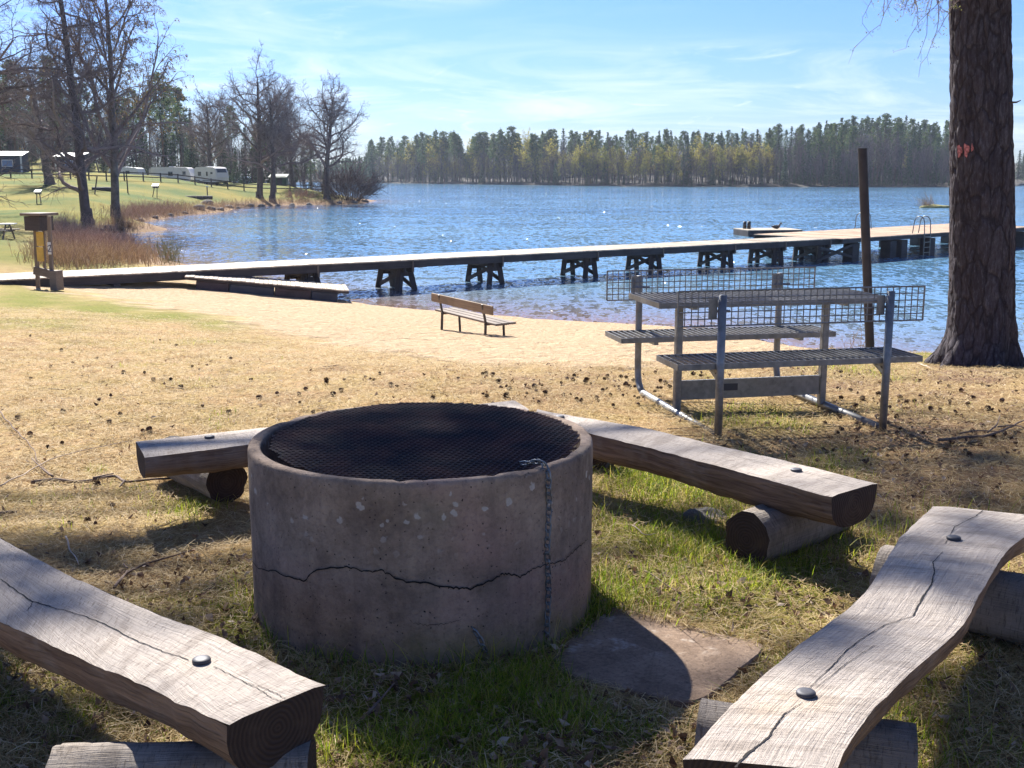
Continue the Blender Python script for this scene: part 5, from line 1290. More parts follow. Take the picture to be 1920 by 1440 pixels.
# ---- notice stand on the grass by the jetty
c = hit(78, 541); D_ = c[1]; k_ = D_ / F
def S(px, py, dy=0.0): return aty(px, py, D_ + dy) - c
ns = thing('notice_stand', 'wooden stand with a small roof box and yellow boards by the start of the jetty', 'notice stand', c)
yaw = np.array([.94, -.34, 0]); sd = np.array([.34, .94, 0]); NAX = np.array([yaw, sd, [0, 0, 1]])
def bar(nm, p, q, w, h, m, par=None): b = MB(); b.add(*beam(p, q, w, h, .004)); return b.obj(nm, m, par or ns)
def nbox(nm, px0, px1, py0, py1, th, m, dy=0, par=None):
    a, b2 = S(px0, py0, dy), S(px1, py1, dy); cc = (a + b2) / 2; b = MB(); b.add(*box(cc, (abs(b2[0] - a[0]), th, abs(a[2] - b2[2])), NAX, .008)); return b.obj(nm, m, par or ns)
bar('post', S(72, 548, .1), S(66, 424, .1), .11, .09, M_GREYWOOD); bar('post', S(97, 512, -.3), S(92, 405, -.3), .10, .09, M_GREYWOOD); bar('post', S(84, 506, .3), S(82, 424, .3), .08, .06, M_GREYWOOD)
rf = nbox('roof_box', 54, 92, 405, 432, .55, M_DARKWOOD); nbox('roof_board', 50, 97, 399, 404, .75, M_GREYWOOD, 0, rf)
nbox('yellow_board', 66, 84, 435, 461, .035, M_YEL, -.12); nbox('yellow_board', 67, 84, 463, 490, .035, M_YEL, -.12)
sg = nbox('sign_board', 88, 97, 454, 477, .03, M_WHITE, -.42)
b = MB(); a_ = S(92.5, 466, -.48)
for p, q in (((-.045, .06), (.035, .10)), ((.035, .10), (.03, .02)), ((.03, .02), (-.04, -.08)), ((-.04, -.08), (.05, -.09))): b.add(*beam(a_ + [p[0], 0, p[1]], a_ + [q[0], 0, q[1]], .01, .022))
b.obj('sign_figure', m_plain('sign_blue', (.05, .06, .13), .6), sg)
bar('cross_beam', S(64, 507, -.25), S(110, 517, -.45), .09, .22, M_GREYWOOD); nbox('block', 97, 115, 507, 544, .3, M_GREYWOOD, -.5)

# ---- rail fence along the camp
fp = [(-60, 318, 138), (0, 325.5, 138), (36, 328, 138), (75, 330, 138), (110, 331, 138), (146, 333, 139), (180, 337, 140), (212, 340, 141), (245, 342, 143), (280, 345, 145), (312, 349, 147), (344, 352.5, 150), (375, 356, 152), (405, 359, 154), (435, 360, 156), (465, 363, 157), (494, 364, 158), (524, 366, 159), (550, 369, 160), (580, 369, 162), (610, 370, 164)]
FPt = []
for px, py, d in fp:
    x = (px - 960) / F * d; FPt.append(np.array([x, d, T1(x, d)]))
FPt = np.array(FPt); FPt[:, 2] = FPt[:, 2] * .5 + np.convolve(np.pad(FPt[:, 2], 1, mode='edge'), [.25, .5, .25], 'valid') * .5
fn = thing('rail_fence', 'long brown two-rail fence running along the edge of the camp', 'fence', FPt[0])
for p in FPt: b = MB(); b.add(*box(p - FPt[0] + [0, 0, .35], (.14, .14, 1.5))); b.obj('post', M_DARKWOOD, fn)
for z in (.98, .5):
    b = MB()
    for p, q in zip(FPt[:-1], FPt[1:]): b.add(*beam(p - FPt[0] + [0, -.1, z], q - FPt[0] + [0, -.1, z], .05, .13))
    b.obj('rail', M_DARKWOOD, fn)

# ---- caravans and awnings
def caravan(name, label, px, py, d, L, W, H, yaw, win, front=True, group='caravans in the camp'):
    x = (px - 960) / F * d; z = min(T1(x, d), aty(px, py, d)[2]); t = thing(name, label, 'caravan', (x, d, z), yaw, group)
    # body: side outline with rounded roof corners and a raked front, extruded across
    o = [(-L / 2, .5), (-L / 2, H - .5), (-L / 2 + .12, H - .2), (-L / 2 + .45, H - .02), (0, H + .03), (L / 2 - .75, H - .03), (L / 2 - .38, H - .22), (L / 2 - .12, H - .85), (L / 2, 1.15), (L / 2 - .05, .62), (L / 2 - .35, .48)]
    o = np.array(o); n = len(o); b = MB(); V = np.concatenate([np.stack([o[:, 0], np.full(n, s * W / 2), o[:, 1]], -1) for s in (-1, 1)]); i = np.arange(n)
    b.add(V, [np.stack([i, (i + 1) % n, n + (i + 1) % n, n + i], -1)[:, ::-1], np.arange(n)[None], (np.arange(n) + n)[None, ::-1]]); b.obj('body', M_CREAM, t)
    b = MB(); b.add(*box((0, -W / 2 - .008, .72), (L - .5, .012, .10))); b.obj('trim_stripe', M_ALU, t)
    b = MB(); b.add(*box((0, 0, H + .06), (.8, .7, .10), None, .03)); b.obj('roof_hatch', M_WHITE, t)
    for cx_, w_, h_, z_ in win:
        b = MB(); b.add(*box((cx_, -W / 2 - .012, z_), (w_, .03, h_), None, .008)); wf = b.obj('window', M_ALU, t)
        b = MB(); b.add(*box((cx_, -W / 2 - .03, z_), (w_ - .1, .012, h_ - .1))); b.obj('pane', M_GLASS, wf)
    if front:
        ax = axes_from(np.array([0, 1, 0]), (.42, 0, 1)); s_ = nrm(np.array([-.26, 0, .63])); AX = np.array([[0, 1, 0], s_, np.cross([0, 1, 0], s_)]); cc = np.array([L / 2 - .235, 0, H - .52])
        AX2 = AX; b = MB(); b.add(*box(cc - AX[2] * .005 if AX[2][0] < 0 else cc + AX[2] * .005, (W * .78, .58, .04), AX)); wf = b.obj('front_window', M_ALU, t); b = MB(); b.add(*box(cc + (AX[2] if AX[2][0] > 0 else -AX[2]) * .03, (W * .70, .48, .02), AX)); b.obj('pane', M_GLASS, wf)
        b = MB(); b.add(*beam((L / 2 - .3, .4, .45), (L / 2 + .9, 0, .5), .08, .08)); b.add(*beam((L / 2 - .3, -.4, .45), (L / 2 + .9, 0, .5), .08, .08)); b.add(*tube([(L / 2 + .7, 0, 0), (L / 2 + .7, 0, .5)], .04, 6)); b.obj('drawbar', M_IRON, t)
    b = MB(); b.add(*box((-L * .2, -W / 2 - .012, 1.25), (.62, .02, 1.5), None, .01)); dr = b.obj('door', M_WHITE, t); b = MB(); b.add(*box((-L * .2 + .22, -W / 2 - .03, 1.2), (.08, .02, .05))); b.obj('handle', M_IRON, dr)
    for s in (-1, 1):
        b = MB(); b.add(*tube([(-.1, s * (W / 2 - .03), .34), (-.1, s * (W / 2 - .21), .34)], .34, 20, True)); wh = b.obj('wheel', M_TYRE, t); b = MB(); b.add(*tube([(-.1, s * (W / 2 - .02), .34), (-.1, s * (W / 2 - .05), .34)], .18, 14, True)); b.obj('rim', M_ALU, wh)
    b = MB(); b.add(*box((0, 0, .45), (L - .8, W - .3, .16))); b.obj('chassis', M_IRON, t)
    return t
caravan('caravan', 'white caravan with a wide front window, right one of the pair behind the fence', 406, 347, 165, 4.9, 2.2, 2.62, -.62, [(-1.25, .75, .6, 1.65), (.35, .38, .62, 1.65), (1.35, .5, .3, 1.75)])
caravan('caravan', 'long low white caravan with one small window, left one of the pair', 335, 346.5, 168, 6.4, 2.2, 2.55, -.12, [(.1, .72, .62, 1.6), (2.2, .5, .5, 1.7)], False)
caravan('caravan', 'white caravan half hidden by the hill behind the birch', 252, 343, 176, 5.2, 2.2, 2.35, -.2, [(.6, .7, .5, 1.6)], False)
def awning(label, px, d, W, H, dep, yaw):
    x = (px - 960) / F * d; t = thing('awning_tent', label, 'tent', (x, d, T1(x, d)), yaw, 'awning tents in the camp')
    b = MB(); h0 = H * .82; V = np.array([(-W / 2, 0, 0), (W / 2, 0, 0), (W / 2, 0, h0), (-W / 2, 0, h0), (-W / 2, dep, 0), (W / 2, dep, 0), (W / 2, dep, H), (-W / 2, dep, H)], float)
    b.add(V, [np.array([[0, 1, 2, 3], [1, 5, 6, 2], [5, 4, 7, 6], [4, 0, 3, 7]])]); b.obj('wall', M_CANVAS, t)
    b = MB(); V = np.array([(-W / 2 - .15, -.25, h0 - .03), (W / 2 + .15, -.25, h0 - .03), (W / 2 + .15, dep + .1, H + .06), (-W / 2 - .15, dep + .1, H + .06)]); V = np.concatenate([V, V + [0, 0, .06]])
    b.add(V, [np.array([[3, 2, 1, 0], [4, 5, 6, 7], [0, 1, 5, 4], [1, 2, 6, 5], [2, 3, 7, 6], [3, 0, 4, 7]])]); b.obj('roof', M_CREAM, t)
    for s in (-1, 1): b = MB(); b.add(*box((s * (W / 2 - .12), -.02, h0 / 2), (.22, .03, h0 - .1))); b.obj('light_panel', M_CREAM, t)
    b = MB(); b.add(*box((.25, -.03, h0 * .55), (W * .34, .03, h0 * .42))); f = b.obj('window', M_CREAM, t); b = MB(); b.add(*box((.25, -.05, h0 * .55), (W * .30, .02, h0 * .34))); b.obj('pane', m_plain('blue_plastic_window', (.16, .24, .42), .25), f)
awning('dark blue awning tent with a light roof at the far left of the camp', 28, 152, 4.3, 2.7, 2.6, .1)
awning('dark awning tent half hidden by the two shore trees', 142, 156, 3.6, 2.5, 2.4, -.1)

# ---- small things on the lawn
def stand_box(label, name, cat, px, py, hpx, wpx, head, tilt=.0, d0=40):
    c = hit(px, py, d0); k = c[1] / F; H = hpx * k; W = wpx * k; t = thing(name, label, cat, c)
    for s in (-1, 1): b = MB(); b.add(*beam((s * W * .35, 0, -.1), (s * W * .22 + tilt * H, 0, H * .72), .07, .07)); b.obj('leg', M_IRON, t)
    b = MB(); b.add(*box((tilt * H, 0, H * .80), (W * .8, W * .7, H * .2), None, .02)); b.obj('box', M_IRON, t)
    b = MB(); b.add(*box((tilt * H, -.03, H * .93), (W, W * .85, .06), np.array([[1, 0, 0], [0, .9, .43], [0, -.43, .9]]))); b.obj('lid', head, t)
stand_box('small box with a white slanted lid on two legs on the open lawn', 'letter_box', 'box', 73, 381, 24, 12, M_WHITE)
stand_box('dark grill box on two slanting legs by the fence, right of the birch', 'park_grill', 'grill', 290, 370, 24, 12, M_IRON, .12)
c = hit(389, 367, 60); k = c[1] / F; t = thing('marker_post', 'short white-capped marker post on the lawn below the caravans', 'post', c); b = MB(); b.add(*box((0, 0, .5), (.12, .12, 1.1))); b.obj('stake', M_GREYWOOD, t); b = MB(); b.add(*box((0, 0, 1.12), (.3, .2, .14), None, .03)); b.obj('cap', M_WHITE, t)
for px, py, top, ln, lb in ((177, 364, 330, 5, 'thin dark pole leaning right on the lawn between the shore trees'), (240, 362, 326, -3, 'thin dark pole on the lawn just right of the birch')):
    c = hit(px, py, 60); b = MB(); e = aty(px + ln, top, c[1]); b.add(*tube([c - [0, 0, .2], e], .07, 8, True)); o = b.obj('lawn_pole', M_DARKWOOD, loc=c); tag(o, lb, 'pole')
c = hit(196, 358, 60)
b = log_mesh(c + [-1.3, 0, .18], c + [1.3, .2, .18], .24, 3); o = b.obj('log', [M_DARKWOOD, M_END], smooth=True, loc=c); tag(o, 'short dark log lying on the lawn between the two shore trees', 'log')
c = hit(372, 373, 60); b = log_mesh(c + [-1.6, 0, .15], c + [1.6, .3, .15], .22, 8); o = b.obj('log', [M_DARKWOOD, M_END], smooth=True, loc=c); tag(o, 'dark log lying near the rocks on the shore below the caravans', 'log')
c = hit(528, 349, 60, 260); c = np.array([(530 - 960) / F * 172, 172, T1((530 - 960) / F * 172, 172)]); t = thing('garden_shed', 'low green shed between the oaks on the spit', 'shed', c)
b = MB(); b.add(*box((0, 0, .6), (2.4, 1.6, 1.3))); b.obj('wall', m_plain('green_boards', (.05, .09, .05), .8, 0, .3, 3), t); b = MB(); b.add(*box((0, -.1, 1.3), (2.8, 2.1, .12), np.array([[1, 0, 0], [0, .97, .22], [0, -.22, .97]]))); b.obj('roof', m_plain('grey_roof', (.24, .26, .22), .8), t)
b = MB(); b.add(*box((.3, -.815, .55), (.7, .03, 1.1))); b.obj('door', M_DARKWOOD, t)
# picnic bench cut by the left edge
c = hit(2, 447, 40); t = thing('lawn_table', 'pale wooden picnic table on the lawn, cut by the left edge', 'picnic table', c)
for nm, x0, x1, y, z, w in (('tabletop', -1.1, .75, .0, .75, .75), ('seat', -1.1, .62, -.65, .44, .28), ('seat', -1.1, .7, .65, .44, .28)): b = MB(); b.add(*box(((x0 + x1) / 2, y, z), (x1 - x0, w, .05), None, .006)); b.obj(nm, M_WHITE if nm == 'tabletop' else M_DECK, t)
for x in (-.8, .4):
    b = MB()
    for s in (-1, 1): b.add(*beam((x, s * .75, -.1), (x, s * .2, .74), .05, .1))
    b.add(*beam((x + .03, -.7, .40), (x + .03, .7, .40), .05, .09)); b.obj('leg_frame', M_GREYWOOD, t)

# ---- floating raft with posts and a duck
a_, b_, c_ = atz(1386, 442, WATER), atz(1502, 440, WATER), atz(1440, 441, WATER); fd = 74.5; fx0, fx1 = (1387 - 960) / F * fd, (1501 - 960) / F * fd; fc = np.array([(fx0 + fx1) / 2, fd + 1.4, WATER])
fr = thing('swim_raft', 'square wooden swimming raft floating beyond the jetty with two short posts', 'raft', fc, .16); FW = (fx1 - fx0) * .93
b = MB(); b.add(*box((0, 0, .16), (FW, 2.8, .46), None, .02)); b.obj('hull', M_DARKWOOD, fr); b = MB()
for k in range(19): V, P, U = box((-FW / 2 + (k + .5) * FW / 19, 0, .41), (FW / 19 - .015, 2.86, .04)); b.add(V, P, np.stack([U[:, 1] + k * 3, U[:, 0], U[:, 2]], -1))
b.obj('deck', M_DECK, fr)
for x in (-1.42, -1.12): b = MB(); b.add(*tube([(x, .5, .42), (x, .5, .74), (x, .5, .92)], [.13, .12, .10], 14, True)); b.obj('mooring_post', M_IRON, fr, True)
# duck: one continuous body along a spine
def duck(loc, rz, label):
    sp = np.array([(-.27, 0, .13), (-.21, 0, .115), (-.12, 0, .105), (0, 0, .095), (.10, 0, .11), (.155, 0, .16), (.175, 0, .21), (.19, 0, .255), (.215, 0, .275), (.25, 0, .268), (.29, 0, .258), (.315, 0, .255)])
    rd = np.array([.012, .045, .082, .095, .085, .058, .038, .034, .042, .032, .017, .008]); n = 14; a = np.arange(n) * 2 * PI / n
    d = np.gradient(sp, axis=0); d /= np.linalg.norm(d, axis=1, keepdims=True); side = np.array([0, 1., 0]); upv = np.cross(d, side)
    V = sp[:, None] + rd[:, None, None] * (np.cos(a)[None, :, None] * side * np.where(np.arange(12) > 9, 1.3, 1.0)[:, None, None] + np.sin(a)[None, :, None] * upv[:, None]); V = V.reshape(-1, 3); i = np.arange(11)[:, None] * n; j = np.arange(n)[None]; k = (j + 1) % n
    b = MB(); b.add(V, [np.stack([i + j, i + k, i + n + k, i + n + j], -1).reshape(-1, 4), np.arange(n)[None], (np.arange(n) + 11 * n)[None]], V)
    for s in (-1, 1): b.add(*tube([(.02, s * .035, .03), (.025, s * .035, 0), (.07, s * .04, .004)], [.008, .007, .012], 5, True))
    t = NT('duck_feathers'); x = t.sep(t.attr('guv').outputs['Vector']); col = t.ramp(x[0], [(.0, (.06, .045, .035)), (.10, (.17, .12, .08))]); col = t.mix(t.math('GREATER_THAN', x[2], .20), col, (.05, .05, .045)); col = t.mix(t.math('GREATER_THAN', x[0], .262), col, (.45, .32, .06))
    o = b.obj('duck', t.fin(col, .7), smooth=True); o.location = loc; o.rotation_euler = (0, 0, rz); o.scale = (1.35,) * 3; tag(o, label, 'duck')
duck(fc + [.62, .1, .43], PI * .06, 'dark brown duck resting on the floating swimming raft')

# ---- islet with dry reeds
ic = atz(1752, 390, WATER); isl = thing('islet', 'tiny grassy islet with bare reeds in the lake beside the pine trunk', 'islet', ic + [.5, 1.2, 0])
th = np.linspace(0, PI / 2, 8); a = np.arange(24) * 2 * PI / 24; V = np.stack([np.cos(th)[:, None] * np.cos(a) * 1.9, np.cos(th)[:, None] * np.sin(a) * 1.1, np.repeat(np.sin(th)[:, None], 24, 1) ** .6 * .42 - .06], -1).reshape(-1, 3); V[:, 2] += .10 * fbm(V, 2, 2); i = np.arange(7)[:, None] * 24; j = np.arange(24)[None]; k = (j + 1) % 24
MB().add(V, [np.stack([i + j, i + k, i + 24 + k, i + 24 + j], -1).reshape(-1, 4)]).obj('turf', m_plain('islet_turf', (.24, .22, .07), .95, 0, .5, 3), isl)
rng = np.random.default_rng(9); b = MB()
for q in range(70):
    p = np.array([rng.normal(-.9, .5), rng.normal(0, .4), .2]); d = nrm(np.array([rng.normal(-.35, .35), rng.normal(0, .2), 1])); L = rng.uniform(.5, 1.9); b.add(*tube([p, p + d * L * .6, p + d * L + [-.15 * L, 0, -.08]], [.022, .016, .008], 3))
b.obj('reeds', M_REED, isl)

# ---- rocks along the left shore
rng = np.random.default_rng(66)
for k, (px, py, s) in enumerate([(205, 428, .5), (232, 421, .6), (262, 414, .45), (290, 409, .4), (318, 405, .5), (345, 400, .45), (372, 392, .9), (388, 383, 1.0), (395, 393, .7), (412, 394, .6), (428, 389, .75), (446, 391, .5), (470, 387, .6), (490, 388, .7), (520, 386, .5), (548, 385, .5), (580, 384, .5), (664, 380, .6), (684, 379, .7), (636, 381, .5), (300, 452, .35), (186, 432, .4)]):
    c = hit(px, py, 45, 240); s *= .8; o = rock_mesh(c, np.array([s, s * .8, s * .62]), k, 9, 12).obj('shore_rock', M_ROCK, smooth=True, loc=c); tag(o, 'dark rock at the edge of the water on the left shore', 'rock', 'rocks on the left shore')
# ---- dry brush and reeds along the left shore (nobody could count the stems)
def stems(name, spots, n, hmin, hmax, mat, seed, r=.006, d0=30):
    rng = np.random.default_rng(seed); b = MB(); w = np.array([s[4] for s in spots], float); w /= w.sum()
    for q in range(n):
        px, py, rx, ry, _ = spots[rng.choice(len(spots), p=w)]; c = hit_fast(px + rng.normal(0, rx), py + rng.normal(0, ry), d0)
        if c is None or c[2] < WATER - .12: continue
        L = rng.uniform(hmin, hmax); d = nrm(np.array([rng.normal(0, .35), rng.normal(0, .35), 1])); e = d * L
        b.add(*tube([c - [0, 0, .05], c + e * .55, c + e + [rng.normal(0, .12) * L, rng.normal(0, .1) * L, -.08 * L]], [r * 1.4, r, r * .5], 3))
        for f in range(2): o_ = c + e * rng.uniform(.4, .8); b.add(*tube([o_, o_ + nrm(d + rng.normal(0, .5, 3)) * L * .35], [r * .8, r * .4], 3))
    o = b.obj(name, mat); o['kind'] = 'stuff'; return o
def hit_fast(px, py, d0):
    r = ray(px, py); r = r / r[1]; d = np.exp(np.linspace(math.log(d0), math.log(240), 90)); z = tz0(r[0] * d, d); s = CZ + r[2] * d - z; k = int(np.argmax(s < 0))
    if s[k] >= 0: return None
    k = max(k, 1); t = s[k - 1] / (s[k - 1] - s[k] + 1e-9); y = d[k - 1] + (d[k] - d[k - 1]) * t; x = r[0] * y; return np.array([x, y, float(tz0(np.array([x]), np.array([y]))[0])])
stems('brown_brush', [(150, 455, 30, 16, 1.3), (120, 440, 15, 12, .5), (190, 470, 35, 12, 1.2), (270, 400, 28, 5, .8), (310, 396, 20, 4, .6), (240, 408, 18, 5, .4)], 3600, .4, 1.15, M_BRUSH, 1, .008)
stems('dry_reeds', [(180, 488, 55, 8, 1.3), (250, 484, 30, 7, .9), (120, 492, 30, 6, .5), (300, 405, 40, 4, .7), (230, 425, 25, 4, .5), (400, 391, 50, 3, .7), (540, 381, 60, 2.5, .9), (350, 399, 60, 4, .9), (450, 388, 50, 3, .8), (90, 487, 20, 5, .3)], 4200, .35, .9, M_REED, 2, .008)
stems('green_reeds', [(318, 488, 14, 5, 1)], 90, .6, 1.3, m_island('reed_green', [(0, (.20, .20, .06)), (1, (.38, .34, .12))], .8, .2), 3, .008)
# ================================================================== GROUND COVER
def blades(base, L, W, lean, az, curl, seg=3):
    """bent grass blades as thin ribbons"""
    n = len(base); t = np.linspace(0, 1, seg + 1)
    d = np.stack([np.cos(az), np.sin(az)], -1); s = np.stack([-np.sin(az), np.cos(az)], -1)
    out = lean[:, None] * t + curl[:, None] * t ** 2
    up = np.sqrt(np.clip(1 - np.minimum(out, .97) ** 2, .02, 1)); z = np.cumsum(np.concatenate([np.zeros((n, 1)), (up[:, 1:] + up[:, :-1]) / 2 / seg], 1), 1)
    X = base[:, None, 0] + d[:, None, 0] * out * L[:, None] * .75; Y = base[:, None, 1] + d[:, None, 1] * out * L[:, None] * .75; Z = base[:, None, 2] + z * L[:, None] - .004
    w = W[:, None] * (1 - t) ** .7 * .5 + .0002
    A = np.stack([X + s[:, None, 0] * w, Y + s[:, None, 1] * w, Z], -1); B = np.stack([X - s[:, None, 0] * w, Y - s[:, None, 1] * w, Z], -1)
    V = np.stack([A, B], 2).reshape(-1, 3); m = 2 * (seg + 1)
    k = np.arange(n)[:, None] * m + np.arange(seg)[None] * 2
    return V, [np.stack([k, k + 1, k + 3, k + 2], -1).reshape(-1, 4)]
M_GRASS = m_island('grass_blades', [(0, (.085, .15, .014)), (.45, (.24, .33, .02)), (.75, (.46, .48, .04)), (.88, (.50, .41, .11)), (1, (.60, .47, .20))], .6, .55)
M_STRAW = m_island('dry_grass_blades', [(0, (.24, .145, .06)), (.3, (.42, .295, .12)), (.7, (.60, .45, .22)), (1, (.74, .60, .38))], .75, .3)
M_LITTER = m_island('fallen_leaves', [(0, (.08, .045, .03)), (.4, (.19, .11, .065)), (.75, (.36, .24, .15)), (1, (.60, .48, .36))], .8, .2)
def scatter(n, d0, d1, u=.56, seed=0):
    rng = np.random.default_rng(seed); y = np.exp(rng.uniform(math.log(d0 + .5), math.log(d1 + .5), n)) - .5; x = rng.uniform(-u, u, n) * (y + .6); return x, y, rng
def clear(x, y):
    """not inside the ring, nor on the slab"""
    ok = np.hypot(x - RC[0], y - RC[1]) > RO + .004
    pts = np.array([atz(a, b, .03)[:2] for a, b in sl_px]); return ok & (poly_sd(x, y, pts) < .012)
def ground_cover(name, n, d0, d1, keep, L, W, lean, curl, mat, seed, clump=None, flat=False, seg=3):
    x, y, rng = scatter(n, d0, d1, seed=seed); z = tz0(x, y)
    sand, green, earth_shade, lawn = covers(x, y, z); k = (rng.random(n) < keep(sand, green, earth_shade, x, y)) & clear(x, y); x, y = x[k], y[k]
    z = tz(x, y); m = len(x); far = 1 + .09 * np.clip(y - 4, 0, 20)
    Lh = L * rng.uniform(.45, 1.35, m) * (1 if clump is None else clump(x, y)); Wd = W * rng.uniform(.7, 1.3, m) * far
    if flat:
        a = rng.uniform(0, 2 * PI, m); ti = rng.normal(0, .16, m); d = np.stack([np.cos(a) * np.cos(ti), np.sin(a) * np.cos(ti), np.sin(ti)], -1); s = np.stack([-np.sin(a), np.cos(a), rng.normal(0, .3, m)], -1)
        c = np.stack([x, y, z + .004 + np.abs(np.sin(ti)) * Lh * .4 + rng.uniform(0, .012, m)], -1); bend = np.stack([0 * a, 0 * a, rng.uniform(-.1, .16, m)], -1) * Lh[:, None]
        P = [c - d * Lh[:, None] / 2, c + bend + s * (rng.normal(0, .12, m) * Lh)[:, None], c + d * Lh[:, None] / 2]; w = s * Wd[:, None] / 2
        V = np.stack([P[0] + w * .6, P[0] - w * .6, P[1] + w, P[1] - w, P[2] + w * .4, P[2] - w * .4], 1).reshape(-1, 3); q = np.arange(m)[:, None] * 6 + np.array([0, 2])[None]
        Pl = [np.stack([q, q + 1, q + 3, q + 2], -1).reshape(-1, 4)]
    else:
        V, Pl = blades(np.stack([x, y, z], -1), Lh, Wd, np.abs(rng.normal(lean, .2, m)), rng.uniform(0, 2 * PI, m), np.abs(rng.normal(curl, .3, m)), seg)
    o = MB().add(V, Pl).obj(name, mat); o['kind'] = 'stuff'; return o
def tuft(x, y):
    P = np.stack([x, y], -1); return .35 + .9 * sstep(-.2, .7, fbm(P, 2.6, 2, 41)) + .35 * sstep(.1, .6, vnoise(P, 7, 43))
def gkeep(s, g, e, x, y): return np.clip(g * 1.5 - .12, 0, 1) ** 1.4 * (1 - s) * (.25 + .75 * sstep(-.35, .35, fbm(np.stack([x, y], -1), 3.4, 2, 47)))
ground_cover('green_grass', 460000, 2.0, 13, gkeep, .052, .0028, .42, .55, M_GRASS, 101, tuft)
# taller fringe round the ring, the slab and the logs
def fringe(s, g, e, x, y):
    r = np.hypot(x - RC[0], y - RC[1]) - RO; f = np.exp(-(r / .07) ** 2) * sstep(-.5, .3, x + .5 - .3 * (y - 3.8)) * .9 + np.exp(-(r / .05) ** 2) * .35
    for cx, cy, rr, w in ((.95, 2.72, .22, .7), (1.35, 4.55, .28, .6), (1.0, 4.75, .5, .45), (.36, 3.95, .22, .8), (1.75, 4.5, .4, .35), (.75, 5.1, .5, .4)): f = np.maximum(f, w * np.exp(-(((x - cx) ** 2 + (y - cy) ** 2) / rr ** 2)))
    return f * (.3 + .7 * sstep(-.3, .4, vnoise(np.stack([x, y], -1), 6, 51)))
ground_cover('tall_grass', 160000, 2.0, 7, fringe, .095, .0030, .35, .6, M_GRASS, 103, None)
ground_cover('dry_grass', 420000, 1.9, 19, lambda s, g, e, x, y: (1 - s) * np.clip(1 - .75 * g, .15, 1) * np.clip(1 - .45 * e, .2, 1), .070, .0022, .5, .5, M_STRAW, 105, None, True)
ground_cover('dry_tufts', 120000, 2.0, 16, lambda s, g, e, x, y: (1 - s) * sstep(.0, .4, fbm(np.stack([x, y], -1), 2.2, 3, 61)) * (1 - .5 * e), .040, .0024, .75, .7, M_STRAW, 107, None)
# fallen leaves: curled scraps
def leaf_litter(n, seed):
    x, y, rng = scatter(n, 2.0, 10, seed=seed); z0 = tz0(x, y); sand, green, earth_shade, _ = covers(x, y, z0)
    k = (rng.random(n) < (1 - sand) * (.09 + .7 * earth_shade + .6 * green * (y < 4.2))) & clear(x, y); x, y = x[k], y[k]; z = tz(x, y); m = len(x)
    a = rng.uniform(0, 2 * PI, m); L = rng.uniform(.014, .040, m); w = L * rng.uniform(.3, .75, m); d = np.stack([np.cos(a), np.sin(a), rng.normal(0, .35, m)], -1); s = np.stack([-np.sin(a), np.cos(a), rng.normal(0, .45, m)], -1); c = np.stack([x, y, z + rng.uniform(.006, .026, m)], -1); cu = np.stack([0 * a, 0 * a, rng.uniform(-.25, .5, m) * L], -1)
    V = np.stack([c - d * L[:, None] / 2 + cu, c - s * w[:, None] / 2 + d * (.1 * L)[:, None], c - cu * .4, c + s * w[:, None] / 2 + cu * .5, c + d * L[:, None] / 2 + cu], 1).reshape(-1, 3); q = np.arange(m)[:, None] * 5
    o = MB().add(V, [np.concatenate([q + [0, 1, 2], q + [0, 2, 3], q + [1, 4, 2], q + [2, 4, 3]])]).obj('leaf_litter', M_LITTER); o['kind'] = 'stuff'
leaf_litter(26000, 109)

# ---- pine cones, each one an object
M_CONE = m_island('cone_scales', [(0, (.045, .025, .02)), (.6, (.10, .055, .04)), (1, (.20, .125, .09))], .85)
def cone_mesh(seed, op):
    rng = np.random.default_rng(seed); b = MB(); b.add(*lathe([(.001, -.02), (.010, -.012), (.012, 0), (.007, .015), (.001, .024)], 8))
    for k in range(46):
        f = k / 46; a = k * 2.4; z = -.02 + .044 * f; r = .013 * math.sin(PI * (.22 + .72 * f)) ; L = .014 * op * (1.15 - .6 * f); d = np.array([math.cos(a), math.sin(a), .25 + .9 * f]); d /= np.linalg.norm(d); s = np.array([-math.sin(a), math.cos(a), 0]); u = np.cross(d, s); p = np.array([math.cos(a) * r * .6, math.sin(a) * r * .6, z]); w = .0058
        V = [p - s * w * .5, p + s * w * .5, p + d * L + s * w, p + d * L * 1.12 + u * .002, p + d * L - s * w]; b.add(V, [np.array([[0, 1, 2, 3]]), np.array([[0, 3, 4]])])
    return b.mesh('pine_cone', M_CONE)
CM = [cone_mesh(1, 1.0), cone_mesh(2, 1.25), cone_mesh(3, .7)]
_cpx = [(330, 650), (95, 690), (208, 745), (117, 835), (35, 787), (186, 753), (225, 780), (232, 702), (90, 843), (268, 812), (118, 775), (57, 818), (360, 690), (340, 728), (433, 675), (380, 765), (57, 632), (430, 776), (205, 795), (288, 715), (320, 715), (470, 715), (280, 810), (300, 640), (612, 720), (640, 735), (560, 742), (700, 716), (745, 728), (905, 705), (950, 728),
        (1700, 757), (1725, 745), (1745, 770), (1762, 772), (1685, 757), (1780, 757), (1668, 767), (1752, 790), (1603, 765), (1822, 813), (1841, 802), (1878, 755), (1860, 772), (1620, 870), (1810, 850), (1870, 920), (1700, 870), (1595, 735), (1575, 700), (1180, 728), (1130, 735), (1168, 745), (1100, 715), (1052, 722), (1023, 740), (1010, 758), (1195, 710)]
rng = np.random.default_rng(23); cp = [hit(a, b_, 3, 40) for a, b_ in _cpx]
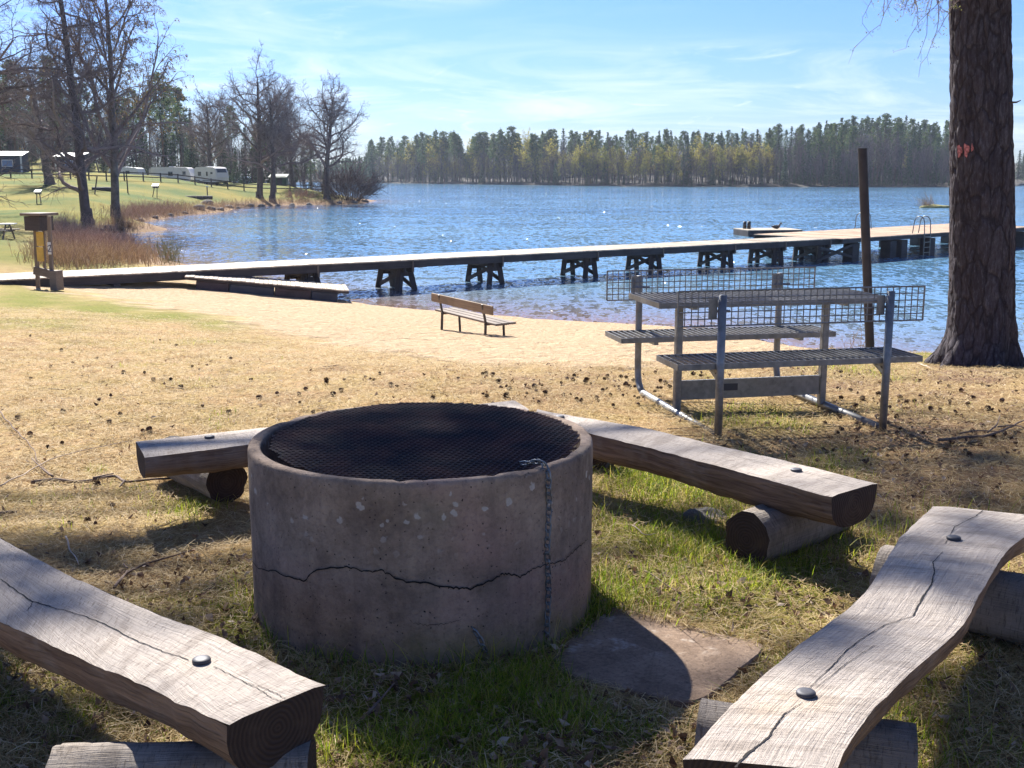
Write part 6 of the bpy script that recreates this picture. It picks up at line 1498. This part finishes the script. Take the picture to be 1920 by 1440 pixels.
for px0, px1, py0, py1, n in ((0, 900, 640, 800, 10), (900, 1250, 700, 765, 50), (1250, 1560, 680, 730, 14), (1540, 1915, 690, 860, 50), (500, 900, 700, 756, 8), (0, 240, 900, 990, 8)):
    for q in range(n):
        p = hit(rng.uniform(px0, px1), rng.uniform(py0, py1), 2.5, 40)
        if clear(np.array([p[0]]), np.array([p[1]]))[0]: cp.append(p)
for i_, p in enumerate(cp):
    o = bpy.data.objects.new('pine_cone', CM[int(rng.integers(3))]); C.objects.link(o); s = rng.uniform(.42, .82) * (1 + .02 * max(0, p[1] - 6)); o.scale = (s, s, s); o.location = p + [0, 0, .016]; o.rotation_euler = (rng.uniform(1, 2.1), rng.uniform(-.4, .4), rng.uniform(0, 6.3))
    tag(o, 'small dark open pine cone lying on the dry ground', 'pine cone', 'pine cones on the ground')
# ---- fallen sticks
M_STICK = m_plain('dead_twig', (.17, .115, .085), .9, 0, .45, 30); M_PALE = m_plain('pale_twig', (.46, .36, .27), .85, 0, .3, 30)
def stick(label, pts, r, mat, side=(), lift=.012, seed=0, group=None):
    rng = np.random.default_rng(seed); W = np.array([hit(a, b_, 2, 40) + [0, 0, lift] for a, b_ in pts]); W = resample(W, max(12, len(pts) * 5)); W = W + np.stack([vnoise(W, 9, seed), vnoise(W, 9, seed + 1), .6 * vnoise(W, 7, seed + 2)], -1) * .012; b = MB(); b.add(*tube(W, np.linspace(r, r * .45, len(W)), 7, True))
    for sp in side: Q_ = np.array([hit(a, b_, 2, 40) + [0, 0, lift * 1.6] for a, b_ in sp]); Q_ = resample(Q_, 9); b.add(*tube(Q_, np.linspace(r * .6, r * .25, len(Q_)), 5, True))
    o = b.obj('fallen_branch', mat, smooth=True, loc=W[0]); tag(o, label, 'branch', group)
stick('thin dark twig curving over the dry grass from the left edge towards the far-left bench', [(0, 780), (30, 815), (62, 850), (75, 880), (95, 900)], .004, M_STICK, (), .03, 1)
stick('long dark crooked branch lying left of the log under the far-left bench', [(60, 912), (100, 905), (140, 910), (175, 908), (215, 900), (235, 913), (280, 906), (340, 902)], .010, M_STICK, (((100, 905), (85, 895), (60, 870)), ((175, 908), (200, 902), (214, 899)), ((235, 913), (225, 925))), .02, 2)
stick('long pale bent grass stem arching towards the far-left bench end', [(0, 930), (50, 905), (90, 880), (130, 866), (190, 855), (250, 842)], .0035, M_PALE, (), .05, 3)
stick('forked pale twig on bare soil between the near left bench and the ring', [(217, 1112), (240, 1080), (265, 1068), (300, 1058), (360, 1043)], .006, M_STICK, (((240, 1080), (232, 1072), (236, 1068)), ((240, 1085), (228, 1105))), .02, 4)
stick('short upright looking twig by the edge of the near left bench', [(128, 1018), (134, 1045), (150, 1072)], .004, M_PALE, (), .03, 5)
stick('pale branch with side twigs at the right edge past the picnic table', [(1758, 835), (1800, 828), (1850, 830), (1890, 812), (1919, 796)], .009, M_STICK, (((1850, 826), (1868, 812), (1874, 792)), ((1870, 815), (1905, 812), (1919, 818)), ((1800, 828), (1830, 822), (1880, 825))), .03, 6)
stick('pale root-like stick lying between the table and the pine', [(1672, 670), (1700, 678), (1730, 688), (1745, 694)], .012, M_PALE, (), .02, 7)
stick('curved pale straw in the grass beside the concrete ring', [(1187, 1005), (1200, 1022), (1215, 1026), (1230, 1022)], .003, M_PALE, (), .05, 8)
stick('thin stick lying in the grass to the right of the concrete ring', [(1210, 1085), (1240, 1105), (1268, 1124)], .004, M_STICK, (), .03, 9)
stick('flat pale driftwood stick on the sand under the picnic table', [(1520, 684), (1560, 685), (1578, 686)], .02, M_PALE, (), .01, 10)
stick('thin stick in the shade in front of the ring', [(690, 1362), (712, 1335), (738, 1300)], .005, M_STICK, (((712, 1335), (700, 1310)),), .03, 12)
stick('dark stick on the grass at the left edge below the bench', [(0, 968), (18, 966), (36, 965)], .012, M_STICK, (), .012, 13)
rng = np.random.default_rng(91)
for q in range(60):
    px, py = (rng.uniform(0, 1000), rng.uniform(650, 800)) if q < 30 else (rng.uniform(1000, 1900), rng.uniform(700, 930)) if q < 50 else (rng.uniform(0, 450), rng.uniform(900, 1150)); a = rng.normal(0, .5); L = rng.uniform(14, 45) * (py / 900)
    stick('short thin dead twig lying on the dry ground', [(px, py), (px + L * .5 * math.cos(a), py + L * .15 * math.sin(a) + rng.normal(0, 1)), (px + L * math.cos(a), py + L * .3 * math.sin(a))], rng.uniform(.002, .0045), M_STICK if q % 3 else M_PALE, (), .012, 200 + q, 'small twigs on the ground')
# ---- pale sprouting shrub at the right edge and thin stalks at the water
def sprout(name, label, c, n, H, seed, leafy):
    rng = np.random.default_rng(seed); t = thing(name, label, 'plant', c); cr, lf = MB(), MB(); tp = []
    for k in range(n):
        out = []; grow(rng, np.array([rng.normal(0, .06), rng.normal(0, .06), -.02]), nrm(np.array([rng.normal(0, .35), rng.normal(0, .3), 1])), H * rng.uniform(.6, 1.1), .005, 0, [(6, .12, .02, 4, .4, .6, .3), (3, .2, .03, 0, 0, 0, 0, 0, .0022)], out)
        for l, p, r in out: cr.add(*tube(p, r, 4)); tp.append(p[1:])
    cr.obj('stems', M_PALE, t)
    if leafy: V, P = cards(rng, np.concatenate(tp), .022, 1, .015, up=1, aspect=.6); lf.add(V, P); lf.obj('leaves', M_LEAFTIP, t)
c = np.array([(1925 - 960) / F * 13.4, 13.0, 0]); c[2] = T1(c[0], c[1]); sprout('shrub', 'pale sprouting shrub at the right edge beyond the pine trunk', c, 10, .75, 3, True)
c = hit(1600, 660, 9, 30); sprout('dry_weed', 'thin bare dry stalks by the water left of the brown pole', c, 6, .38, 5, False)
# ================================================================== AIR
if HAZE > 0:
    b = MB(); x0, x1, y0, y1, z0, z1 = -430, 330, -12, 780, -8.2, 44
    V = np.array([[x, y, z] for z in (z0, z1) for y in (y0, y1) for x in (x0, x1)], float)
    b.add(V, [np.array([[0, 2, 3, 1], [4, 5, 7, 6], [0, 1, 5, 4], [2, 6, 7, 3], [0, 4, 6, 2], [1, 3, 7, 5]])])
    hm = bpy.data.materials.new('air'); hm.use_nodes = True; hm.node_tree.nodes.clear()
    ho = hm.node_tree.nodes.new('ShaderNodeOutputMaterial'); hv = hm.node_tree.nodes.new('ShaderNodeVolumePrincipled'); hv.inputs['Color'].default_value = (.72, .82, 1, 1); hv.inputs['Density'].default_value = HAZE; hv.inputs['Anisotropy'].default_value = .3
    hm.node_tree.links.new(hv.outputs[0], ho.inputs['Volume'])
    o = b.obj('haze', hm); o['kind'] = 'stuff'
